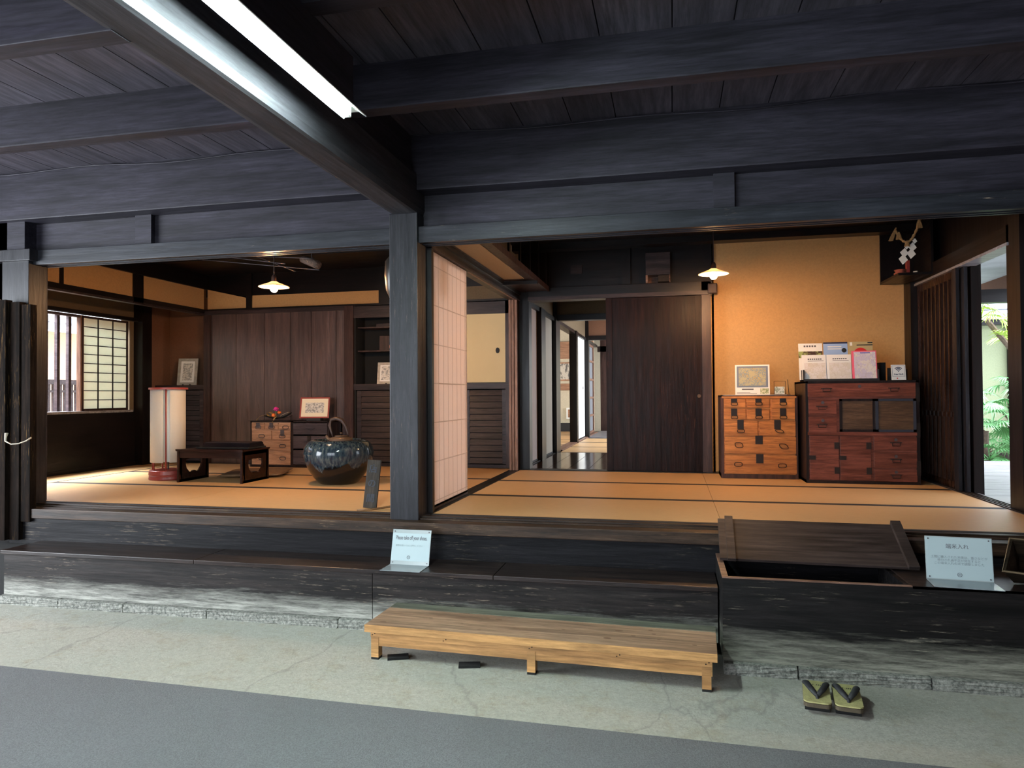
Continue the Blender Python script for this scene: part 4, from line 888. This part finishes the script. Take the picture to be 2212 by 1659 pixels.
child('board_joint', b, m_gap, d5); b = bm_(); tube(b, [(.265, 7.252, 1.36), (.265, 7.262, 1.36)], .018, 16); child('door_pull', b, m_rust, d5)
ch_ = thing('door_chime', 'small dark bracket fixture under the ledge beside the right pendant lamp', 'fixture', (.40, 7.22, 2.37)); obj('body', bx(-.045, .045, -.05, .0, 0, .10, .012), m_rustD, ch_)
# right wall
wr = bm_(); box(wr, 2.27, 2.34, 6.10, 7.45, .5, 2.92); box(wr, 2.27, 2.34, 4.40, 5.30, .5, 2.92); box(wr, 2.27, 2.34, 5.30, 6.10, 2.40, 2.92)
struct('wall_right', wr, m_dkZ)
trim(bx(2.20, 2.30, 5.15, 5.335, .60, 2.92), m_dkZ); trim(bx(2.19, 2.31, 5.3, 7.2, 2.36, 2.38), m_engawa); trim(bx(2.20, 2.30, 5.3, 7.2, 2.38, 2.50), m_dkY)
b = bm_()
for x_ in (2.175, 2.205, 2.235, 2.262): box(b, x_, x_+.006, 4.4, 7.15, .601, .607)
trim(b, m_dkY)
ld_ = struct('door_6', bx(2.235, 2.255, 6.27, 7.14, .607, 2.36), m_dkZ)
b = bm_(); 
for q in ((6.27, 6.33, .607, 2.36), (7.08, 7.14, .607, 2.36)): box(b, 2.215, 2.245, q[0], q[1], q[2], q[3])
for q in ((.607, .66), (2.30, 2.36), (1.18, 1.22)): box(b, 2.218, 2.245, 6.27, 7.14, q[0], q[1])
child('door_frame', b, m_lat, ld_)
for i in range(8): child('slat', bx(2.212, 2.24, 6.40+i*.095-.011, 6.40+i*.095+.011, .66, 2.30), m_lat, ld_)
for n_, (a, c, y0, y1) in ((7, (2.225, 2.25, 6.12, 6.20)), (8, (2.185, 2.21, 6.17, 6.25))):
    d = struct('door_%d' % n_, bx(a, c, y0-.01, y1-.01, .607, 2.36), m_pillar)
tb_ = thing('shrine_shelf', 'dark open box shelf for a household shrine in the upper right corner', 'shelf', (2.06, 6.95, 2.40))
b = bm_(); box(b, -.13, .15, -.25, .30, 0, .022); box(b, .13, .15, -.25, .30, .02, .50); box(b, -.13, .15, .28, .30, 0, .50); obj('body', b, m_dkY, tb_)
of = thing('offering_stand', 'small red-brown offering stand inside the shrine shelf', 'offering', (2.02, 6.86, 2.422)); obj('upright', bx(.02, .045, -.02, .02, 0, .13), m_redlac, of); obj('bowl', lathe(bm_(), [(0, 0), (.045, 0), (.05, .02), (.035, .03), (.048, .05), (0, .05)], 20, (-.03, 0)), flat('red_bowl', (.35, .10, .07), .4), of, smooth=True); obj('cup', lathe(bm_(), [(0, 0), (.012, 0), (.02, .03), (0, .03)], 16, (.09, -.02)), m_paper, of, smooth=True)
# sacred straw rope with paper streamers
sw = thing('straw_rope', 'twisted straw rope with tassels and white zigzag papers at the upper right', 'rope', (2.00, 6.66, 2.71)); sw.scale = (.85, .85, .85)
b = bm_(); P = []
for i in range(30):
    t = i/29; P.append(Vector((-.12+.24*t, .0, .10-.20*math.sin(PI*(t*.92+.02))+.13*t)))
tube(b, P, [.012+.004*math.sin(i*2.2) for i in range(30)], 8); obj('twisted_rope', b, m_straw, sw, smooth=True)
def tass(x, z, h, r, bend=0):
    b = bm_()
    for k in range(16):
        a = k*PI/8; tube(b, [(x+.004*math.cos(a), .004*math.sin(a), z), (x+r*.7*math.cos(a)+bend*.5, r*.7*math.sin(a), z-h*.5), (x+r*math.cos(a)+bend, r*math.sin(a), z-h)], [.003, .004, .003], 5)
    obj('tassel', b, m_straw, sw)
tass(.105, .20, .10, .028); tass(-.085, .07, .075, .026); tass(-.01, -.02, .065, .024); tass(-.11, .115, .13, .020, -.05)
for x_, z0 in ((-.03, -.045), (.045, .01)):
    b = bm_(); tube(b, [(x_, 0, z0+.03), (x_+.004, -.002, z0-.02)], .002, 5)
    for k, (dx, dz, s) in enumerate(((.016, -.040, .028), (-.006, -.100, .050), (-.016, -.165, .054))):
        prism(b, [(x_+dx-s*.1, z0+dz-s), (x_+dx+s*.8, z0+dz-s*.15), (x_+dx+s*.1, z0+dz+s), (x_+dx-s*.8, z0+dz+s*.15)], -.002+k*.003, -.001+k*.003)
    obj('paper_streamer', b, m_paperW, sw)
# corridor beyond
mf = bm_()
for i in range(9): box(mf, -1.5+i*.215, -1.289+i*.215, 7.34, 9.40, .56, .604)
struct('floor', mf, m_polish)
struct('floor', bx(-4.6, 1.2, 9.42, 16.6, .45, .55), m_dkX)
for i in range(3): mat_(-1.48, .42, 9.42+i*1.03, 10.45+i*1.03, 'tan tatami mat in the room beyond the corridor, %s' % ['nearest the polished boards', 'second from the polished boards', 'farthest before the rear doorway'][i], z=.604)
for i in range(4): mat_(-4.5, -1.62, 9.6+i*1.3, 10.9+i*1.3, 'tatami mat of the side room glimpsed through the doorway, %s' % ['front row', 'second row', 'third row', 'row before the raised alcove'][i], z=.604)
struct('ceiling', bx(-4.6, 1.2, 7.36, 16.6, 2.92, 2.96), m_ceil)
wp = bm_(); box(wp, -1.62, -1.54, 7.4, 13.0, 2.42, 2.92); struct('wall_corridor', wp, m_plasD)
trim(bx(-1.64, -1.52, 7.4, 14.8, 2.37, 2.42), m_dkY); trim(bx(-1.64, -1.52, 7.4, 9.75, .548, .612), m_dkY); trim(bx(-1.64, -1.50, 9.75, 14.6, .548, .612), m_doorpale)
def fus(n_, y0, y1, m=m_paper):
    d = struct('door_%d' % n_, bx(-1.575, -1.555, y0, y1, .612, 2.37), m)
    b = bm_(); box(b, -1.58, -1.55, y0, y0+.025, .612, 2.37); box(b, -1.58, -1.55, y1-.025, y1, .612, 2.37); box(b, -1.58, -1.55, y0, y1, .612, .63); child('door_frame', b, m_black, d); return d
m_fus = flat('grey_fusuma_paper', (.42, .37, .36), .8, var=.03, vs=3); fus(9, 7.42, 8.20, m_fus); fus(10, 8.48, 9.28, flat('beige_fusuma_paper', (.36, .31, .25), .8, var=.03, vs=3))
fd = fus(11, 11.55, 12.85, m_paperW); b = bm_(); tube(b, [(-1.553, 12.6, 1.5), (-1.549, 12.6, 1.5)], .03, 14); child('door_pull', b, m_black, fd)
trim(bx(-1.62, -1.50, 8.20, 8.48, .6, 2.42), m_dkZ); trim(bx(-1.62, -1.50, 9.28, 9.62, .6, 2.92), m_dkZ); trim(bx(-1.62, -1.50, 11.35, 11.52, .6, 2.42), m_dkZ); trim(bx(-1.62, -1.48, 12.85, 13.0, .6, 2.92), m_dkZ)
wallpanel('wall_corridor', -1.54, .42, 9.40, 9.48, 2.46, 2.92, m_plasD); trim(bx(-1.54, .42, 9.37, 9.50, 2.38, 2.46), m_dkX)
wallpanel('wall_far', -1.54, 1.2, 12.9, 12.98, 2.46, 2.92, m_plasB); trim(bx(-1.54, 1.2, 12.87, 13.0, 2.38, 2.46), m_dkX)
wallpanel('wall_far', -.7, 1.2, 12.9, 12.98, .6, 2.40, m_plasW)
struct('floor', bx(-1.5, 1.2, 13.0, 15.9, .55, .60), m_engawa)
gd = struct('door_12', bx(-1.60, -1.585, 13.1, 14.5, .62, 2.37), flat('window_glass', (.35, .40, .45), .1))
b = bm_()
for z_ in (.62, .95, 1.30, 1.66, 2.02, 2.33): box(b, -1.585, -1.56, 13.1, 14.5, z_, z_+.04)
for y_ in (13.1, 14.42): box(b, -1.585, -1.56, y_, y_+.08, .62, 2.37)
child('door_frame', b, m_doorpale, gd)
wallpanel('wall_far', -4.7, 1.3, 16.0, 16.1, .5, 2.96, m_plasW)
trim(bx(-1.50, -1.36, 15.2, 15.35, .6, 2.6), m_cupZ); trim(bx(-1.56, .4, 15.2, 15.3, 2.3, 2.42), m_cupX)
# side room alcove
trim(bx(-4.6, -1.62, 14.8, 14.9, .604, .78), m_black); wallpanel('wall_far', -4.6, -1.62, 15.0, 15.1, .5, 2.96, m_plasW)
trim(bx(-4.6, -1.62, 14.96, 15.0, 2.15, 2.52), m_pale); trim(bx(-4.6, -1.62, 14.96, 15.0, 1.48, 1.62), m_pale)
wallpanel('wall_side', -4.7, -4.6, 9.4, 16, .5, 2.96, m_plasW); wallpanel('wall_side', -4.7, -1.6, 9.4, 9.46, .5, 2.96, m_plasW)
cal = thing('calligraphy_panel', 'long framed calligraphy hung high in the side room beyond the doorway', 'picture', (-2.5, 15.0, 1.68)); obj('frame', bx(-.75, .75, -.02, .0, 0, .40), m_pale, cal); obj('paper', bx(-.72, .72, -.025, -.018, .03, .37), patt('calligraphy', (.55, .50, .42), [(.12, .11, .10)], 12, stretch=(1, 1, .5)), cal)
sk = thing('wall_socket', 'small white framed plate low on the cream wall of the side room', 'plate', (-2.12, 14.99, .86)); obj('frame', bx(-.09, .09, -.02, 0, 0, .24), m_paperW, sk); obj('panel', bx(-.055, .055, -.024, -.018, .035, .205), m_pale, sk)
wallpanel('wall_side', 1.2, 1.3, 9.3, 9.9, .5, 2.96, m_plasW); wallpanel('wall_side', 1.2, 1.3, 12.4, 16, .5, 2.96, m_plasW)

# ------------------------------------------------------------------ on the chests
cz = TZ+H1
ps = thing('picture_card_stand', 'white card with blue-framed colourful picture standing on the orange chest', 'card', (.742, 6.98, cz+.004), rot=(0, 0, R(-3)))
p = obj('card', bx(-.155, .155, 0, .006, 0, .285), m_card, ps, rot=(R(-6), 0, 0), recenter=False)
obj('picture_border', bx(-.140, .140, -.0022, 0, .070, .272), flat('slate_blue', (.14, .18, .25), .6), p)
obj('picture', bx(-.122, .122, -.0035, -.002, .086, .256), patt('busy_scene', (.40, .36, .22), [(.15, .24, .30), (.52, .38, .14), (.08, .12, .14), (.55, .50, .36), (.42, .22, .10), (.12, .16, .40)], 34), p)
b = bm_(); box(b, -.095, .01, -.002, 0, .046, .058); box(b, -.14, -.02, -.002, 0, .020, .024); box(b, -.14, .04, -.002, 0, .010, .013); obj('caption_lines', b, m_inkg, p)
obj('small_map', bx(.070, .145, -.002, 0, .008, .060), patt('mini_map', (.55, .56, .40), [(.2, .25, .12), (.1, .1, .08)], 60), p)
obj('support', bx(-.05, .05, .006, .07, 0, .004), m_card, ps)
tag(obj('paper_sheet', bx(.46, 1.03, 6.86, 7.05, cz, cz+.003), m_card), 'white paper sheet spread on top of the orange chest', 'paper')
ch2 = thing('card_holder', 'small wire card holder with leaflets on the orange chest', 'holder', (.985, 6.93, cz+.004))
b = bm_(); tube(b, [(-.05, .05, 0), (-.05, .05, .125), (.05, .05, .125), (.05, .05, 0)], .0025, 6); tube(b, [(.07, -.02, 0), (.07, .05, .14)], .0025, 6); tube(b, [(-.05, .05, .003), (-.05, -.04, .003), (.08, -.04, .003), (.08, .05, .003)], .0025, 6); obj('wire', b, m_iron, ch2)
tag(obj('leaflet', bx(.930, 1.015, 6.898, 6.904, cz+.006, cz+.078), patt('leaflet_print', (.62, .66, .62), [(.25, .30, .24), (.5, .3, .2)], 50)), 'small printed leaflet in the wire card holder', 'leaflet')
cz = TZ+H2
rk = thing('brochure_rack', 'dark two-tier brochure rack standing on the red-brown cabinet chest', 'rack', (1.43, 6.60, cz))
b = bm_(); box(b, -.30, .31, -.002, .18, 0, .012); box(b, -.30, .31, .17, .18, 0, .16); box(b, -.30, -.292, .0, .18, 0, .10); box(b, .302, .31, .0, .18, 0, .10); box(b, -.30, .31, -.008, .0, 0, .020); obj('tray', b, m_black, rk)
mp = lambda n, c: patt(n, (.66, .62, .60), c, 18, stretch=(1, 1, 1), lines=(26, (.42, .33, .26)))
BR = [(-.205, 0, .235, mp('street_map_a', [(.60, .55, .48), (.50, .46, .44)]), 'white brochure with pale brown street map, front left of the rack', 0),
      (.0, 0, .235, mp('street_map_b', [(.62, .58, .52), (.48, .48, .50)]), 'white brochure with pale map and patterned top, front middle of the rack', 0),
      (.205, 0, .265, mp('route_map', [(.55, .50, .62), (.62, .50, .30)]), 'pink-bordered route map brochure, front right of the rack', 1),
      (-.215, 1, .345, m_card, 'white brochure with green and brown photo, rear left of the rack', 2),
      (-.005, 1, .352, flat('sky_blue', (.28, .42, .70), .6), 'light blue brochure with dark top band, rear middle of the rack', 3),
      (.20, 1, .352, flat('khaki', (.42, .34, .17), .6), 'khaki brochure with red disc, rear right of the rack', 4)]
for x_, back, h_, m_, lab, kind in BR:
    y_ = 6.625+.08*back; t = thing('brochure', lab, 'brochure', (1.43+x_, y_, cz+.013), group='brochures on the rack'); w2 = .100
    p = obj('cover', bx(-w2, w2, 0, .004, 0, h_-.012), m_pink if kind == 1 else (m_card if kind == 0 else m_), t, rot=(R(-9), 0, 0), recenter=False)
    if kind == 0:
        obj('map_print', bx(-w2+.02, w2-.004, -.001, 0, .004, .150), m_, p); b = bm_()
        for k in range(7): box(b, -.05+k*.017, -.038+k*.017, -.001, 0, .180, .190)
        box(b, -.05, .08, -.001, 0, .166, .170); obj('title_bars', b, m_inkg, p)
    if kind == 1:
        obj('map_print', bx(-w2+.018, w2-.008, -.001, 0, .004, h_-.022), m_, p); obj('title_bar', bx(-.03, .05, -.0016, -.001, h_-.036, h_-.026), flat('violet_ink', (.12, .12, .45), .6), p)
    if kind == 2:
        obj('photo', bx(-w2, w2, -.001, 0, .20, h_-.085), patt('food_photo', (.30, .36, .12), [(.05, .02, .015), (.08, .03, .02), (.45, .38, .25)], 9), p); b = bm_()
        for k in range(5): box(b, -.055+k*.022, -.040+k*.022, -.001, 0, h_-.045, h_-.030)
        obj('title_bars', b, m_inkg, p)
    if kind == 3:
        obj('top_band', bx(-w2, w2, -.001, 0, h_-.026, h_-.012), m_navy, p); b = bm_()
        for z_ in (.275, .295): box(b, -.065, .05, -.001, 0, z_, z_+.008)
        obj('title_bars', b, m_card, p); b = bm_(); tube(b, [(.07, -.002, .265), (.07, 0, .265)], .020, 20); obj('round_emblem', b, m_black, p)
    if kind == 4:
        b = bm_(); tube(b, [(.0, -.0015, .225), (.0, 0, .225)], .060, 32); obj('red_disc', b, m_red2, p)
        b = bm_(); box(b, -.03, .10, -.001, 0, .305, .314); box(b, .06, .10, -.001, 0, .325, .334); obj('title_bars', b, m_black, p); obj('small_label', bx(-.085, -.065, -.001, 0, .305, .335), m_card, p)
wf = thing('wifi_sign', 'small white free wireless internet sign in a clear stand on the cabinet chest', 'sign', (1.895, 6.60, cz))
p = obj('panel', bx(-.058, .058, 0, .004, 0, .135), m_card, wf, rot=(R(-8), 0, R(4)), recenter=False)
b = bm_()
for r_ in (.012, .024, .036):
    tube(b, [(r_*math.cos(R(a)), -.0012, .078+r_*math.sin(R(a))) for a in range(40, 141, 10)], .0030, 6)
tube(b, [(0, -.002, .076), (0, 0, .076)], .004, 12); obj('wave_symbol', b, m_navy, p)
b = bm_(); 
for q in ((-.05, .05, .126, .1275), (-.05, .05, .034, .0355), (-.05, -.0485, .034, .1275), (.0485, .05, .034, .1275)): box(b, q[0], q[1], -.001, 0, q[2], q[3])
obj('border_line', b, m_navy, p); text('Free Wi-Fi', .017, m_navy, p, (0, -.0012, .053), bold=.0004); b = bm_(); tube(b, [(-.012, -.0015, .018), (-.012, 0, .018)], .005, 14); obj('round_mark', b, m_red2, p)
b = bm_(); box(b, -.07, .07, -.01, .09, 0, .003); box(b, -.07, .07, .075, .08, 0, .11); obj('stand', b, m_gap, wf)
tag(obj('leaflet_box', bx(1.78, 1.83, 6.74, 6.86, cz, cz+.16), m_gap), 'dark leaflet box behind the wireless internet sign', 'box')
tag(obj('leaflet_box', bx(1.93, 2.02, 6.80, 6.95, cz, cz+.10), m_blackcase), 'low black box at the right rear of the cabinet chest', 'box')

# ------------------------------------------------------------------ engawa and garden on the right
ef = bm_()
y = 4.4
while y < 9.3:
    box(ef, 2.32, 5.2, y, min(y+.36, 9.32), .50, .57); y += .365
struct('floor', ef, m_engawa)
struct('ceiling', bx(2.34, 3.42, 4.4, 9.3, 2.60, 2.64), flat('pale_soffit', (.42, .46, .45), .8, var=.15, vs=5))
trim(bx(3.42, 3.46, 4.4, 9.3, 2.40, 2.70), m_plasB); trim(bx(2.34, 3.42, 7.85, 7.98, 2.27, 2.40), m_dkX)
wallpanel('wall_side', 2.27, 2.36, 7.4, 9.3, .5, 2.6, m_dkZ)
wallpanel('wall_garden', 3.0, 4.89, 11.9, 12.0, -.2, 2.45, m_plasG); trim(bx(4.89, 5.02, 11.8, 11.9, -.2, 2.45), m_dkZ)
wallpanel('wall_garden', 4.89, 7.5, 11.9, 12.0, -.2, 2.45, m_dkZ); trim(bx(3, 7.5, 11.75, 11.9, 2.38, 2.46), m_dkX)
struct('floor', bx(2.2, 8, 9.3, 12, -.2, -.02), flat('garden_soil', (.05, .04, .03), .95, bumpy=.6, var=.4))
trim(bx(4.3, 7.5, 11.2, 11.7, .35, .52), m_signwood)
rf = bm_(); prism(rf, [(12.6, 2.86), (11.55, 2.49), (11.55, 2.52), (12.6, 2.95)], 2.5, 8, 'X'); tag(obj('garden_roof', rf, flat('pale_slate', (.42, .44, .52), .35)), 'pale roof edge above the garden wall seen past the palms', 'roof')
gt = bm_(); tube(gt, [(2.6, 11.4, 2.575), (8, 11.4, 2.575)], .022, 10); tag(obj('gutter', gt, flat('grey_gutter', (.2, .2, .24), .4), smooth=True), 'grey gutter pipe along the roof edge over the garden', 'gutter')
def fan_leaf(bm, c, d, size, n=15, droop=.55):
    d = Vector(d).normalized(); side = d.cross(Vector((0, 0, 1))); side = side.normalized() if side.length > .1 else Vector((1, 0, 0)); nrm = side.cross(d)
    for i in range(n):
        a = R(-80+160*i/(n-1)); L = size*random.uniform(.8, 1.05)*(1-.15*abs(a)); v = d*math.cos(a)+side*math.sin(a); w_ = v.cross(nrm).normalized()*size*.036
        pts = [Vector(c)+v*L*t+Vector((0, 0, -droop*L*t*t)) for t in (0, .3, .65, 1)]; ws = [.25, 1, .8, .08]
        A = [(bm.verts.new(p+w_*k), bm.verts.new(p+nrm*-.004*k), bm.verts.new(p-w_*k)) for p, k in zip(pts, ws)]
        for q, s in zip(A, A[1:]): bm.faces.new((q[0], s[0], s[1], q[1])); bm.faces.new((q[1], s[1], s[2], q[2]))
def palm(label, base, trunk, heads, m, size, seed):
    random.seed(seed); t = thing('fan_palm', label, 'palm', base, 0, 'fan palms in the garden'); B_ = Vector(base)
    tb = bm_(); tube(tb, [Vector(p)-B_ for p in trunk], [.035]*len(trunk), 8)
    for i in range(26):
        f = random.random()*(len(trunk)-1.001); k = int(f); p = Vector(trunk[k]).lerp(Vector(trunk[k+1]), f-k)-B_; a = random.uniform(0, 6.28); tube(tb, [p, p+Vector((.07*math.cos(a), .07*math.sin(a), .05))], [.008, .003], 4)
    obj('trunk', tb, m_trunk, t)
    for c, n_ in heads:
        c = Vector(c)-B_
        for i in range(n_):
            a = random.uniform(0, 2*PI); e = random.uniform(-.2, 1.0); d = Vector((math.cos(a)*math.cos(e), math.sin(a)*math.cos(e), math.sin(e))); q = c+d*random.uniform(.15, .32)
            fb = bm_(); tube(fb, [c, c.lerp(q, .5)+Vector((0, 0, .01)), q], .006, 5); fan_leaf(fb, q, d+Vector((0, 0, -.3)), size*random.uniform(.8, 1.1)); obj('frond', fb, m, t)
palm('lush low fan palm clump beside the veranda boards', (3.75, 9.75, -.02), [(3.75, 9.75, -.02), (3.78, 9.8, .9)], [((3.80, 9.75, .55), 16), ((3.82, 9.72, .95), 16), ((3.80, 9.85, 1.22), 13), ((3.75, 9.7, .28), 12), ((4.15, 10.0, .75), 12)], m_leaf, .27, 3)
palm('slanting fan palm with bright leaves under the roof edge', (5.0, 10.6, -.02), [(5.0, 10.6, -.02), (4.95, 10.7, .9), (4.55, 10.6, 1.75), (4.1, 10.55, 2.35)], [((4.0, 10.45, 2.36), 10), ((4.6, 10.5, 2.25), 12), ((4.45, 10.5, 1.95), 6)], m_leafy, .27, 5)
palm('dark drooping fan palm at the right edge of the garden opening', (4.6, 10.3, -.02), [(4.6, 10.3, -.02), (4.45, 10.3, .8), (4.15, 10.25, 1.15)], [((4.42, 10.2, 1.40), 11), ((4.5, 10.3, .8), 10)], m_leaf, .27, 8)
gs = bm_()
for i in range(260):
    a = random.uniform(0, 6.28); r_ = random.uniform(.1, .45); c = Vector((3.9+random.uniform(-.3, .45), 9.75+random.uniform(-.15, .2), .0)); tube(gs, [c, c+Vector((r_*.5*math.cos(a), r_*.5*math.sin(a), .42)), c+Vector((r_*math.cos(a), r_*math.sin(a), .38))], [.006, .005, .002], 3)
o = obj('grass_clump', gs, m_dry); tag(o, 'dry brown grass tuft at the foot of the low palm', 'grass'); o['kind'] = 'stuff'
rk_ = bm_(); sphere(rk_, (3.55, 9.5, .30), .28, .9); 
for v in rk_.verts: v.co += Vector((random.uniform(-.03, .03), random.uniform(-.03, .03), random.uniform(-.02, .02)))
for v in rk_.verts: v.co.z = max(v.co.z, -.02)
tag(obj('garden_rock', rk_, flat('mossy_rock', (.22, .25, .20), .9, bumpy=.6, var=.3)), 'pale mossy rock at the end of the veranda boards', 'rock')
